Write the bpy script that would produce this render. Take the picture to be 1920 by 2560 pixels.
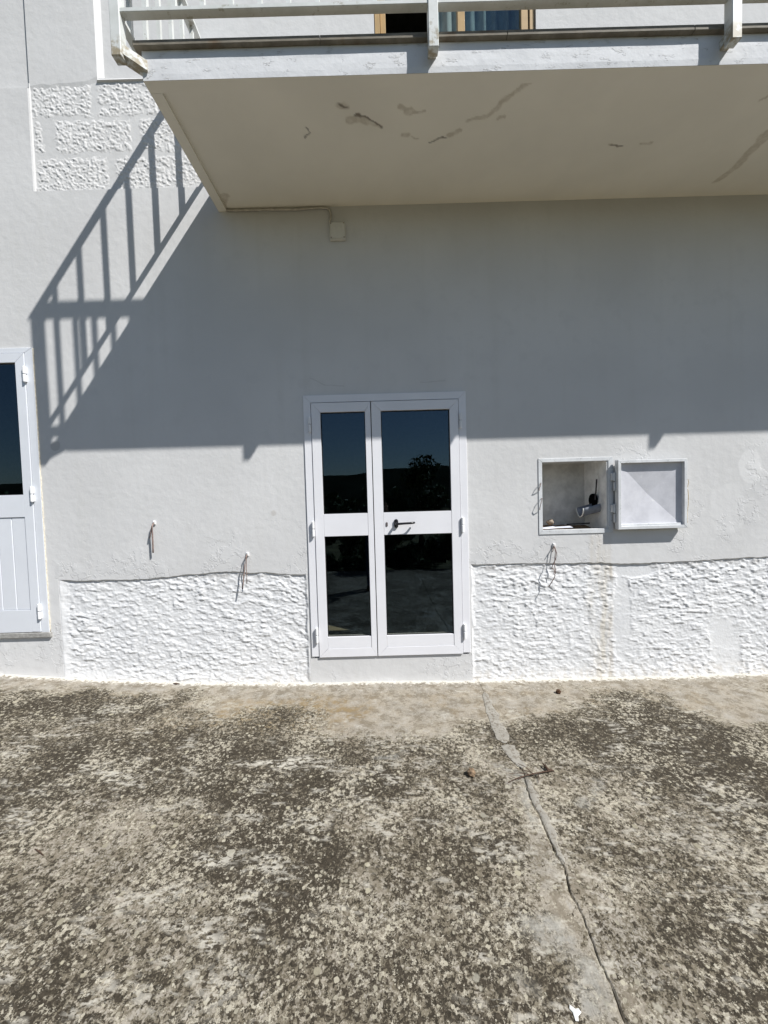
import bpy, bmesh, math, random
import numpy as np
from mathutils import Vector, Matrix

random.seed(7)
rng = np.random.default_rng(7)
scene = bpy.context.scene
for o in list(bpy.data.objects):
    bpy.data.objects.remove(o)
R = math.radians

# ------------------------------------------------------------------ camera
CAM_D, CAM_H = 3.19, 1.525
cd = bpy.data.cameras.new('camera')
cam = bpy.data.objects.new('camera', cd)
scene.collection.objects.link(cam)
cd.sensor_fit = 'VERTICAL'
cd.sensor_height = 36.0
cd.lens = 36.0 * 961.0 / 2560.0
cd.clip_start = 0.02
cd.clip_end = 2000
cam.matrix_world = Matrix.Translation((0, -CAM_D, CAM_H)) @ Matrix.Rotation(R(90 - 2.2), 4, 'X') @ Matrix.Rotation(R(-1.6), 4, 'Z')
scene.camera = cam

# ------------------------------------------------------------------ sky, sun, exposure
TO_SUN = Vector((1.377, -1.0, 1.929)).normalized()
w = bpy.data.worlds.new('World')
scene.world = w
w.use_nodes = True
nt = w.node_tree
bg = nt.nodes['Background']
sky = nt.nodes.new('ShaderNodeTexSky')
sky.sky_type = 'NISHITA'
sky.sun_disc = False
sky.sun_elevation = math.asin(TO_SUN.z)
sky.sun_rotation = math.atan2(TO_SUN.x, TO_SUN.y)
sky.air_density = 1.0
sky.dust_density = 0.25
sky.ozone_density = 1.6
nt.links.new(sky.outputs[0], bg.inputs[0])
bg.inputs[1].default_value = 0.062
sd = bpy.data.lights.new('sun', 'SUN')
sd.energy = 4.4
sd.angle = R(0.53)
sd.color = (1.0, 0.985, 0.955)
sun = bpy.data.objects.new('sun', sd)
sun.rotation_mode = 'QUATERNION'
sun.rotation_quaternion = (-TO_SUN).to_track_quat('-Z', 'Y')
sun.location = TO_SUN * 20
scene.collection.objects.link(sun)
vs = scene.view_settings
vs.view_transform = 'Standard'
vs.look = 'None'
vs.gamma = 1.0
vs.use_curve_mapping = False
vs.exposure = 0.50
cy_ = scene.cycles
cy_.max_bounces = 7
cy_.diffuse_bounces = 3
cy_.glossy_bounces = 3
cy_.transparent_max_bounces = 12
cy_.caustics_reflective = False
cy_.caustics_refractive = False

# ------------------------------------------------------------------ node helper
class B:
    def __init__(s, name):
        s.mat = bpy.data.materials.new(name)
        s.mat.use_nodes = True
        s.t = s.mat.node_tree
        s.p = s.t.nodes['Principled BSDF']
        s.out = s.t.nodes['Material Output']
    def node(s, typ, **kw):
        n = s.t.nodes.new(typ)
        for k, v in kw.items():
            setattr(n, k, v)
        return n
    def put(s, sock, v):
        if v is None:
            return
        if isinstance(v, bpy.types.NodeSocket):
            s.t.links.new(v, sock)
        else:
            if sock.type == 'RGBA' and not isinstance(v, (int, float)) and len(v) == 3:
                v = (*v, 1)
            sock.default_value = v
    def pos(s):
        return s.node('ShaderNodeNewGeometry').outputs['Position']
    def sep(s, v):
        n = s.node('ShaderNodeSeparateXYZ'); s.put(n.inputs[0], v)
        return n.outputs
    def comb(s, x, y, z):
        n = s.node('ShaderNodeCombineXYZ')
        for i, v in enumerate((x, y, z)):
            s.put(n.inputs[i], v)
        return n.outputs[0]
    def m(s, op, a, b=None, c=None, clamp=False):
        n = s.node('ShaderNodeMath', operation=op, use_clamp=clamp)
        for i, v in enumerate((a, b, c)):
            if v is not None:
                s.put(n.inputs[i], v)
        return n.outputs[0]
    def vm(s, op, a, b=None):
        n = s.node('ShaderNodeVectorMath', operation=op)
        s.put(n.inputs[0], a)
        if b is not None:
            s.put(n.inputs[3] if op == 'SCALE' else n.inputs[1], b)
        return n.outputs['Value'] if op in ('LENGTH', 'DISTANCE', 'DOT_PRODUCT') else n.outputs[0]
    def noise(s, v, scale, detail=2.0, rough=0.5, dist=0.0, col=False):
        n = s.node('ShaderNodeTexNoise')
        s.put(n.inputs['Vector'], v)
        n.inputs['Scale'].default_value = scale
        n.inputs['Detail'].default_value = detail
        n.inputs['Roughness'].default_value = rough
        n.inputs['Distortion'].default_value = dist
        return n.outputs['Color' if col else 'Fac']
    def vor(s, v, scale, feature='F1', rand=1.0):
        n = s.node('ShaderNodeTexVoronoi', feature=feature)
        s.put(n.inputs['Vector'], v)
        n.inputs['Scale'].default_value = scale
        n.inputs['Randomness'].default_value = rand
        return n.outputs['Distance'], n.outputs.get('Color')
    def ss(s, v, a, b, lo=0.0, hi=1.0):
        n = s.node('ShaderNodeMapRange', interpolation_type='SMOOTHSTEP')
        s.put(n.inputs['Value'], v)
        s.put(n.inputs['From Min'], a); s.put(n.inputs['From Max'], b)
        s.put(n.inputs['To Min'], lo); s.put(n.inputs['To Max'], hi)
        return n.outputs[0]
    def mix(s, f, a, b):
        n = s.node('ShaderNodeMix', data_type='RGBA')
        s.put(n.inputs['Factor'], f)
        s.put(n.inputs[6], a); s.put(n.inputs[7], b)
        return n.outputs[2]
    def bump(s, h, dist, strength=1.0, normal=None):
        n = s.node('ShaderNodeBump')
        s.put(n.inputs['Height'], h)
        n.inputs['Distance'].default_value = dist
        n.inputs['Strength'].default_value = strength
        if normal is not None:
            s.t.links.new(normal, n.inputs['Normal'])
        return n.outputs[0]
    def ell(s, p, cx, cy, rx, ry, soft=0.5):
        """1 inside an ellipse, fading to 0 at its rim (soft = share of the radius)"""
        d = s.vm('SUBTRACT', p, (cx, cy, 0))
        d = s.vm('MULTIPLY', d, (1 / rx, 1 / ry, 0))
        l = s.vm('LENGTH', d)
        return s.ss(l, 1.0, 1.0 - soft)
    def cap(s, p, a, b):
        """distance to the segment a-b in the x-y plane"""
        ab = Vector((b[0] - a[0], b[1] - a[1], 0))
        pa = s.vm('SUBTRACT', p, (a[0], a[1], 0))
        pa = s.vm('MULTIPLY', pa, (1, 1, 0))
        t = s.m('DIVIDE', s.vm('DOT_PRODUCT', pa, tuple(ab)), ab.length_squared, clamp=True)
        q = s.vm('SCALE', tuple(ab), t)
        return s.vm('DISTANCE', pa, q)
    def attr(s, name):
        n = s.node('ShaderNodeAttribute'); n.attribute_name = name
        return n.outputs['Fac']
    def fin(s, color=None, rough=0.8, normal=None, spec=0.3, metal=0.0):
        s.put(s.p.inputs['Base Color'], color)
        s.put(s.p.inputs['Roughness'], rough)
        s.p.inputs['Specular IOR Level'].default_value = spec
        s.p.inputs['Metallic'].default_value = metal
        if normal is not None:
            s.t.links.new(normal, s.p.inputs['Normal'])
        return s.mat

MAT = {}

def simple(name, col, rough=0.6, spec=0.3, var=0.12, scale=20, bump=0.0, metal=0.0):
    b = B(name)
    p = b.pos()
    n = b.noise(p, scale, 4, 0.6)
    lo = tuple(max(0, c * (1 - var)) for c in col); hi = tuple(min(1, c * (1 + var)) for c in col)
    c = b.mix(b.ss(n, 0.3, 0.7), lo, hi)
    nm = b.bump(b.noise(p, scale * 4, 3), bump) if bump else None
    MAT[name] = b.fin(c, rough, nm, spec, metal)

def vscale(b, p, s):
    return b.vm('MULTIPLY', p, s)

# painted render wall -------------------------------------------------------
def wall_material(name, base, rust=True):
    b = B(name)
    p = b.pos()
    x, y, z = b.sep(p)
    flat = b.comb(x, z, 0.0)
    n1 = b.noise(p, 0.9, 2, 0.55)
    n2 = b.noise(p, 7.0, 3, 0.6)
    c = b.mix(b.ss(n1, 0.3, 0.75), tuple(v * 0.935 for v in base), tuple(min(1, v * 1.05) for v in base))
    c = b.mix(b.m('MULTIPLY', b.ss(n2, 0.50, 0.70), 0.45), c, tuple(v * 0.93 for v in base))
    # vertical rain washed streaks
    st = b.noise(vscale(b, p, (9, 9, 0.5)), 1.0, 2, 0.5)
    c = b.mix(b.m('MULTIPLY', b.ss(st, 0.5, 0.75), 0.22), c, (base[0] * 0.90, base[1] * 0.895, base[2] * 0.87))
    # flaked paint: plateaus with sharp rims low on the wall
    zone = b.m('MAXIMUM', b.ss(z, 1.45, 1.05), b.m('MULTIPLY', b.ss(x, 0.9, 1.5), b.ss(z, 2.0, 1.7)))
    zone = b.m('MULTIPLY', zone, b.ss(b.noise(p, 2.7, 1), 0.47, 0.60))
    fl = b.noise(p, 8.5, 4, 0.62)
    plate = b.ss(fl, 0.50, 0.515)
    plate2 = b.ss(b.noise(p, 21, 2, 0.6), 0.58, 0.60)
    flake = b.m('MULTIPLY', zone, b.m('ADD', plate, b.m('MULTIPLY', plate2, 0.35)))
    rim = b.m('MULTIPLY', zone, b.m('MULTIPLY', b.ss(fl, 0.49, 0.505), b.ss(fl, 0.525, 0.51)))
    c = b.mix(b.m('MULTIPLY', b.m('MULTIPLY', zone, plate), 0.25), c, (base[0] * 0.93, base[1] * 0.935, base[2] * 0.95))
    c = b.mix(b.m('MULTIPLY', rim, 0.12), c, (0.45, 0.44, 0.42))
    # later coats of whiter paint in roundish repair patches
    wq = b.vm('ADD', flat, b.vm('SCALE', b.vm('SUBTRACT', b.noise(p, 6, 2, col=True), (0.5, 0.5, 0.5)), 0.1))
    for (cx, cz, rx, rz, k) in ((3.05, 1.70, .11, .15, .55), (2.85, 1.35, .16, .22, .25), (-1.35, 1.10, .16, .09, .25),
                                (-2.05, 1.15, .10, .12, .22), (1.05, 1.30, .08, .11, .2)):
        c = b.mix(b.m('MULTIPLY', b.ell(wq, cx, cz, rx, rz, 0.15), k), c, tuple(min(1, v * 1.13) for v in base))
    c = b.mix(b.m('MULTIPLY', b.ell(wq, -2.69, 2.02, .05, .05, 0.25), 0.55), c, (0.42, 0.41, 0.39))
    # small round mark near the door
    c = b.mix(b.m('MULTIPLY', b.ell(wq, -0.93, 1.42, .03, .035, 0.6), 0.35), c, (0.40, 0.36, 0.31))
    h = b.m('MULTIPLY', flake, 1.0)
    if rust:
        rn = b.noise(vscale(b, p, (30, 30, 3)), 1.0, 4, 0.6)
        rm = b.m('MULTIPLY', b.m('MULTIPLY', b.ss(x, 1.68, 1.73), b.ss(x, 1.905, 1.87)), b.ss(z, 1.19, 1.15))
        c = b.mix(b.m('MULTIPLY', rm, b.ss(rn, 0.2, 0.8, 0.10, 0.42)), c, (0.56, 0.50, 0.41))
        # hairline cracks above the door
        cn = b.vm('ADD', flat, b.vm('SCALE', b.vm('SUBTRACT', b.noise(p, 9, 2, col=True), (0.5, 0.5, 0.5)), 0.03))
        for a, e in (((-0.58, 2.52), (-0.46, 2.462)), ((-0.46, 2.462), (-0.30, 2.445)), ((0.33, 2.455), (0.53, 2.47)),
                     ((-1.50, 1.24), (-1.33, 1.19))):
            d = b.cap(cn, a, e)
            c = b.mix(b.ss(d, 0.006, 0.001, 0.0, 0.22), c, (0.30, 0.29, 0.28))
    nm = b.bump(b.m('ADD', b.m('MULTIPLY', b.noise(p, 15, 3, 0.55), 2.4), b.m('MULTIPLY', h, 1.5)), 0.0012, 1.0)
    MAT[name] = b.fin(c, 0.88, nm, 0.2)

wall_material('wall_paint', (0.650, 0.644, 0.638))

# thick white plinth paint --------------------------------------------------
b = B('plinth_paint')
p = b.pos(); x, y, z = b.sep(p)
n1 = b.noise(p, 3, 4, 0.6)
c = b.mix(b.ss(n1, 0.3, 0.7), (0.695, 0.695, 0.70), (0.755, 0.752, 0.752))
c = b.mix(b.m('MULTIPLY', b.ss(b.noise(p, 26, 4, .65), 0.56, 0.72), 0.35), c, (0.55, 0.54, 0.53))
rn = b.noise(vscale(b, p, (14, 14, 3)), 1.0, 5, 0.65)
cen = b.m('ADD', 1.80, b.m('MULTIPLY', b.m('SUBTRACT', b.noise(p, 5, 2), 0.5), 0.16))
rm = b.ss(b.m('ABSOLUTE', b.m('SUBTRACT', x, cen)), 0.14, 0.02)
c = b.mix(b.m('MULTIPLY', rm, b.ss(rn, 0.30, 0.70, 0.0, 0.62)), c, (0.57, 0.50, 0.38))
edge = b.ss(b.m('ABSOLUTE', b.m('SUBTRACT', x, 1.885)), 0.03, 0.0)
c = b.mix(b.m('MULTIPLY', edge, b.ss(rn, 0.40, 0.62, 0.0, 0.55)), c, (0.36, 0.30, 0.22))
dirt = b.m('MULTIPLY', b.ss(z, 0.10, -0.05), b.ss(b.noise(p, 22, 4, .65), 0.45, 0.62))
c = b.mix(b.m('MULTIPLY', dirt, 0.4), c, (0.50, 0.43, 0.33))
c = b.mix(b.m('MULTIPLY', b.ss(z, 0.86, 0.91), b.ss(b.noise(p, 15, 3), .45, .6, 0, .5)), c, (0.45, 0.43, 0.41))
nm = b.bump(b.noise(p, 60, 2, 0.6), 0.0022, 0.8)
MAT['plinth_paint'] = b.fin(c, 0.85, nm, 0.25)

simple('block_paint', (0.690, 0.680, 0.670), 0.88, 0.2, 0.04, 5)

# balcony soffit with bare cement smears --------------------------------------
b = B('soffit_paint')
p = b.pos(); x, y, z = b.sep(p)
n1 = b.noise(p, 1.3, 4, 0.55)
base = (0.88, 0.835, 0.735)
c = b.mix(b.ss(n1, 0.3, 0.7), tuple(v * 0.95 for v in base), tuple(v * 1.04 for v in base))
sn = b.ss(b.noise(p, 30, 4, 0.6), 0.25, 0.65, 0.45, 1.0)
c = b.mix(b.m('MULTIPLY', b.m('MULTIPLY', b.attr('stain'), sn), 0.7), c, (0.54, 0.475, 0.375))
c = b.mix(b.attr('crack'), c, (0.15, 0.12, 0.09))
nm = b.bump(b.noise(p, 9, 3), 0.004, 0.5)
MAT['soffit_paint'] = b.fin(c, 0.9, nm, 0.2)

# fascia: white paint with knocks --------------------------------------------
b = B('fascia_paint')
p = b.pos()
n = b.noise(p, 5, 5, 0.6)
c = b.mix(b.ss(n, 0.35, 0.7), (0.73, 0.735, 0.75), (0.66, 0.665, 0.68))
chip = b.ss(b.noise(vscale(b, p, (1, 1, 2.5)), 11, 5, 0.7), 0.60, 0.63)
c = b.mix(b.m('MULTIPLY', chip, 0.35), c, (0.50, 0.50, 0.49))
nm = b.bump(b.noise(p, 30, 4, 0.6), 0.003, 0.6)
nm = b.bump(chip, 0.0025, 0.8, nm)
MAT['fascia_paint'] = b.fin(c, 0.85, nm, 0.2)

# metal railing paint, chalky and rust touched ---------------------------------
b = B('rail_paint')
p = b.pos(); x, y, z = b.sep(p)
n = b.noise(p, 7, 5, 0.65)
c = b.mix(b.ss(n, 0.35, 0.7), (0.70, 0.715, 0.70), (0.60, 0.615, 0.59))
c = b.mix(b.m('MULTIPLY', b.ss(b.noise(p, 16, 5, 0.7), 0.58, 0.68), 0.55), c, (0.30, 0.27, 0.19))
foot = b.m('MULTIPLY', b.ss(z, 4.02, 3.95), b.ss(b.noise(p, 24, 4, 0.6), 0.38, 0.58))
c = b.mix(b.m('MULTIPLY', foot, 0.75), c, (0.25, 0.18, 0.07))
MAT['rail_paint'] = b.fin(c, 0.55, b.bump(n, 0.001, 0.6), 0.35)

# dirty marble nosing -----------------------------------------------------------
b = B('nosing_stone')
p = b.pos()
n = b.noise(vscale(b, p, (1, 1, 6)), 9, 5, 0.65)
c = b.mix(b.ss(n, 0.35, 0.7), (0.17, 0.15, 0.12), (0.27, 0.245, 0.20))
c = b.mix(b.ss(b.noise(p, 4, 4, .6), 0.55, 0.7, 0, 0.7), c, (0.15, 0.09, 0.045))
MAT['nosing_stone'] = b.fin(c, 0.75, b.bump(n, 0.001, 0.6), 0.25)

simple('white_aluminium', (0.79, 0.785, 0.81), 0.34, 0.45, 0.025, 3)
simple('side_door_aluminium', (0.71, 0.73, 0.77), 0.36, 0.45, 0.025, 3)
simple('white_hinge', (0.80, 0.80, 0.81), 0.4, 0.45, 0.03, 12)
simple('gasket', (0.015, 0.015, 0.016), 0.6)
simple('black_plastic', (0.012, 0.012, 0.014), 0.32, 0.5, 0.2, 60)
simple('keyhole', (0.12, 0.10, 0.10), 0.4, 0.5, 0.2, 90)
simple('sill_stone', (0.33, 0.32, 0.30), 0.7, 0.3, 0.25, 40, 0.0008)
simple('gold_aluminium', (0.48, 0.33, 0.16), 0.35, 0.5, 0.08, 6)
simple('curtain', (0.36, 0.42, 0.42), 0.9, 0.1, 0.15, 8)
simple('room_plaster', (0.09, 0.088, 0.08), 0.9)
simple('floor_tile', (0.42, 0.38, 0.28), 0.5, 0.4, 0.1, 6)
simple('old_wire', (0.23, 0.17, 0.15), 0.8, 0.2, 0.3, 70)
simple('dark_wire', (0.055, 0.05, 0.05), 0.7, 0.3, 0.3, 70)
simple('plaster_plug', (0.76, 0.75, 0.74), 0.9, 0.1, 0.1, 60, 0.001)
simple('twine', (0.60, 0.50, 0.34), 0.9, 0.1, 0.25, 120)
simple('painted_cable', (0.56, 0.52, 0.46), 0.8, 0.2, 0.15, 20)
simple('box_plastic', (0.66, 0.645, 0.60), 0.6, 0.3, 0.05, 20)
simple('rust_screw', (0.20, 0.12, 0.07), 0.8)
simple('niche_plaster', (0.66, 0.645, 0.61), 0.95, 0.1, 0.16, 9, 0.003)
simple('niche_side', (0.86, 0.85, 0.83), 0.95, 0.1, 0.14, 9, 0.003)  # paler than niche_plaster: bounced light put into the colour
simple('conduit_grey', (0.20, 0.215, 0.25), 0.6, 0.3, 0.2, 14)
simple('conduit_edge', (0.70, 0.69, 0.64), 0.8, 0.2, 0.12, 30)
simple('void_black', (0.006, 0.006, 0.006), 1.0, 0.0)
simple('debris_brown', (0.24, 0.17, 0.11), 0.95, 0.1, 0.4, 40, 0.004)
simple('paper', (0.62, 0.64, 0.72), 0.85, 0.1, 0.1, 30)
simple('stone_lump', (0.36, 0.30, 0.24), 0.9, 0.1, 0.3, 40, 0.003)
simple('cone_scale', (0.085, 0.045, 0.025), 0.8, 0.2, 0.4, 90)
simple('twig_bark', (0.085, 0.055, 0.04), 0.9, 0.1, 0.3, 90)
simple('bird_lime', (0.75, 0.75, 0.72), 0.8, 0.2, 0.1, 90)
simple('jeans', (0.03, 0.05, 0.10), 0.9, 0.1, 0.3, 120)
simple('jacket', (0.02, 0.022, 0.028), 0.9, 0.1, 0.2, 60)
simple('skin', (0.45, 0.27, 0.19), 0.6, 0.3, 0.08, 40)
simple('hair', (0.03, 0.02, 0.014), 0.7, 0.3, 0.3, 150)
simple('shoe', (0.03, 0.03, 0.03), 0.7)
simple('bark', (0.10, 0.075, 0.055), 0.95, 0.1, 0.3, 20, 0.01)
simple('far_wood', (0.012, 0.016, 0.012), 0.95, 0.0, 0.4, 0.1)
simple('sealant', (0.72, 0.66, 0.54), 0.7, 0.2, 0.15, 40)
simple('leaf_dark', (0.035, 0.06, 0.018), 0.6, 0.3, 0.4, 4)
simple('leaf_mid', (0.05, 0.085, 0.025), 0.6, 0.3, 0.4, 4)
simple('grass', (0.085, 0.08, 0.04), 0.9, 0.1, 0.45, 0.8)

# galvanised, whitewashed sheet of the cabinet door
b = B('cabinet_paint')
p = b.pos()
n = b.noise(p, 9, 5, 0.65)
c = b.mix(b.ss(n, 0.35, 0.7), (0.68, 0.69, 0.70), (0.57, 0.58, 0.59))
c = b.mix(b.ss(b.noise(p, 34, 4, 0.7), 0.60, 0.68, 0, 0.6), c, (0.34, 0.35, 0.33))
MAT['cabinet_paint'] = b.fin(c, 0.75, b.bump(n, 0.002, 0.5), 0.25)
b = B('cabinet_sheet')
p = b.pos()
n = b.noise(p, 7, 5, 0.7)
c = b.mix(b.ss(n, 0.35, 0.7), (0.62, 0.62, 0.655), (0.52, 0.52, 0.555))
c = b.mix(b.ss(b.noise(p, 22, 4, 0.7), 0.62, 0.68, 0, 0.5), c, (0.72, 0.72, 0.72))
MAT['cabinet_sheet'] = b.fin(c, 0.8, b.bump(n, 0.002, 0.4), 0.2)

def glass(name, tint):
    b = B(name)
    tr = b.node('ShaderNodeBsdfTransparent'); tr.inputs[0].default_value = (*tint, 1)
    gl = b.node('ShaderNodeBsdfGlossy'); gl.inputs['Roughness'].default_value = 0.0
    gl.inputs['Color'].default_value = (0.55, 0.77, 1, 1)
    lw = b.node('ShaderNodeLayerWeight'); lw.inputs['Blend'].default_value = 0.5
    fr = b.m('ADD', 0.060, b.m('MULTIPLY', 0.940, b.m('POWER', lw.outputs['Facing'], 5.0)))
    mx = b.node('ShaderNodeMixShader')
    b.t.links.new(fr, mx.inputs[0])
    b.t.links.new(tr.outputs[0], mx.inputs[1]); b.t.links.new(gl.outputs[0], mx.inputs[2])
    b.t.links.new(mx.outputs[0], b.out.inputs[0])
    b.t.nodes.remove(b.p)
    MAT[name] = b.mat
glass('door_glass', (0.70, 0.71, 0.68))
glass('window_glass', (0.75, 0.80, 0.80))

b = B('cement_new')
p = b.pos()
n = b.noise(p, 18, 4, .65)
c = b.mix(b.ss(n, .3, .7), (0.255, 0.238, 0.205), (0.33, 0.31, 0.27))
c = b.mix(b.ss(b.noise(p, 48, 3, .75), .53, .60, 0, .75), c, (0.15, 0.125, 0.095))
MAT['cement_new'] = b.fin(c, .92, b.bump(n, .003, .7), .15)

# lichen covered concrete ------------------------------------------------------
b = B('lichen_concrete')
p = b.pos(); x, y, z = b.sep(p)
fl = b.comb(x, y, 0.0)
den = b.attr('lichen')
f0 = b.noise(fl, 5.5, 3, 0.6)
den = b.m('ADD', den, b.m('MULTIPLY', b.m('SUBTRACT', f0, 0.5), 0.35))
# base concrete
cb = b.mix(b.ss(f0, 0.35, 0.65), (0.290, 0.255, 0.202), (0.225, 0.203, 0.168))
fine = b.noise(fl, 95, 2, 0.7)
cb = b.mix(b.ss(fine, 0.38, 0.62, 0, 0.5), cb, (0.38, 0.345, 0.29))
mo = b.noise(b.vm('ADD', fl, (4.4, 8.1, 0)), 11, 4, 0.72)
cb = b.mix(b.ss(mo, 0.49, 0.58, 0, 0.7), cb, (0.165, 0.138, 0.100))
cb = b.mix(b.ss(mo, 0.46, 0.36, 0, 0.55), cb, (0.37, 0.345, 0.305))
cb = b.mix(b.m('MULTIPLY', b.attr('ochre'), b.ss(b.noise(fl, 16, 4, .65), .40, .62, .15, .85)), cb, (0.235, 0.17, 0.088))
# speckle fields
jit = b.vm('SCALE', b.vm('SUBTRACT', b.noise(fl, 60, 2, 0.6, col=True), (0.5, 0.5, 0.5)), 0.02)
sp = b.vm('ADD', fl, jit)
d1, c1 = b.vor(sp, 78)
r1 = b.sep(c1)
d2, c2 = b.vor(b.vm('ADD', sp, (3.1, 1.7, 0)), 165)
r2 = b.sep(c2)
f1 = b.noise(fl, 26, 4, 0.72)
s = b.m('ADD', b.m('MULTIPLY', f1, 0.85), b.m('ADD', b.m('MULTIPLY', r1[0], 0.27), b.m('MULTIPLY', r2[0], 0.26)))
dv = b.m('SUBTRACT', b.m('ADD', den, 0.08), s)
k1 = b.ss(dv, -0.18, -0.05)
k2 = b.ss(dv, 0.0, 0.07)
dk = b.mix(r1[1], (0.094, 0.078, 0.053), (0.170, 0.148, 0.106))
c = b.mix(b.m('MULTIPLY', k1, 0.88), cb, dk)
c = b.mix(b.m('MULTIPLY', k2, 0.95), c, b.mix(r2[1], (0.024, 0.020, 0.014), (0.058, 0.047, 0.034)))
# ragged pale flecks
pf = b.noise(b.vm('ADD', fl, (7.7, 2.2, 0)), 40, 4, 0.8)
low = b.noise(b.vm('ADD', fl, (1.3, 5.2, 0)), 3.2, 4, 0.65)
pf = b.m('ADD', pf, b.m('MULTIPLY', b.m('SUBTRACT', low, 0.5), 0.55))
c = b.mix(b.m('MULTIPLY', b.ss(pf, 0.555, 0.605), b.ss(den, 0.2, 0.45, 0.3, 0.88)), c, b.mix(r2[2], (0.26, 0.23, 0.175), (0.50, 0.46, 0.37)))
# pale crustose discs, large and small
act = b.ss(den, 0.25, 0.45)
for sc, rmin, frac, colr, off in ((11, .24, .80, (0.36, 0.335, 0.27), 2), (19, .30, .80, (0.38, 0.345, 0.255), 0), (46, .44, .66, (0.41, 0.375, 0.29), 5)):
    dd_, cc = b.vor(b.vm('ADD', b.vm('ADD', fl, b.vm('SCALE', jit, 0.6)), (off, off * 1.3, 0)), sc)
    rr = b.sep(cc)
    on = b.m('MULTIPLY', b.m('GREATER_THAN', rr[0], frac), act)
    e = b.m('SUBTRACT', b.m('MULTIPLY', rr[1], rmin), dd_)
    c = b.mix(b.m('MULTIPLY', b.m('MULTIPLY', on, b.ss(e, 0.0, 0.06)), 0.9), c, b.mix(rr[2], colr, tuple(v * .72 for v in colr)))
# bare chalky scrapes
stre = b.noise(vscale(b, fl, (0.7, 1.6, 1)), 30, 3, .7)
c = b.mix(b.m('MULTIPLY', b.attr('bare'), b.ss(stre, .46, .54)), c, (0.48, 0.45, 0.385))
c = b.mix(b.m('MULTIPLY', b.attr('grey'), b.ss(f1, .40, .60, .2, .6)), c, (0.255, 0.25, 0.228))
# white paint splashed along the foot of the wall
wp = b.m('MULTIPLY', b.ss(b.m('ADD', y, b.m('MULTIPLY', b.m('SUBTRACT', f1, .5), 0.22)), -0.052, -0.022), 0.9)
c = b.mix(wp, c, (0.62, 0.59, 0.53))
drops = b.m('MULTIPLY', b.ss(y, -0.40, -0.08), b.ss(stre, .60, .66))
c = b.mix(b.m('MULTIPLY', drops, 0.8), c, (0.50, 0.47, 0.41))
hgt = b.m('ADD', b.noise(fl, 34, 2, .7), b.m('MULTIPLY', fine, 0.5))
nm = b.bump(hgt, 0.0055, 0.8)
MAT['lichen_concrete'] = b.fin(c, 0.92, nm, 0.15)

# ------------------------------------------------------------------ mesh helpers
COL = scene.collection
ORG = {}

def tag(o, label=None, cat=None, group=None, kind=None):
    if label: o['label'] = label
    if cat: o['category'] = cat
    if group: o['group'] = group
    if kind: o['kind'] = kind
    return o

def empty(name, loc):
    o = bpy.data.objects.new(name, None)
    o.empty_display_size = 0.1
    o.location = loc
    COL.objects.link(o)
    ORG[o.name] = Vector(loc)
    return o

def mk(name, verts, faces, mat, parent=None, origin=None, smooth=False):
    """verts in world coordinates"""
    if parent is not None:
        og = ORG[parent.name]
    elif origin is not None:
        og = Vector(origin)
    else:
        og = Vector((0, 0, 0))
    me = bpy.data.meshes.new(name)
    v = np.asarray(verts, dtype=float) - np.array(og)
    me.from_pydata(v.tolist(), [], [list(f) for f in faces])
    if smooth:
        me.polygons.foreach_set('use_smooth', [True] * len(me.polygons))
    me.materials.append(MAT[mat])
    o = bpy.data.objects.new(name, me)
    if parent is not None:
        o.parent = parent
    else:
        o.location = og
    COL.objects.link(o)
    ORG[o.name] = og
    me.update()
    return o

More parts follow.
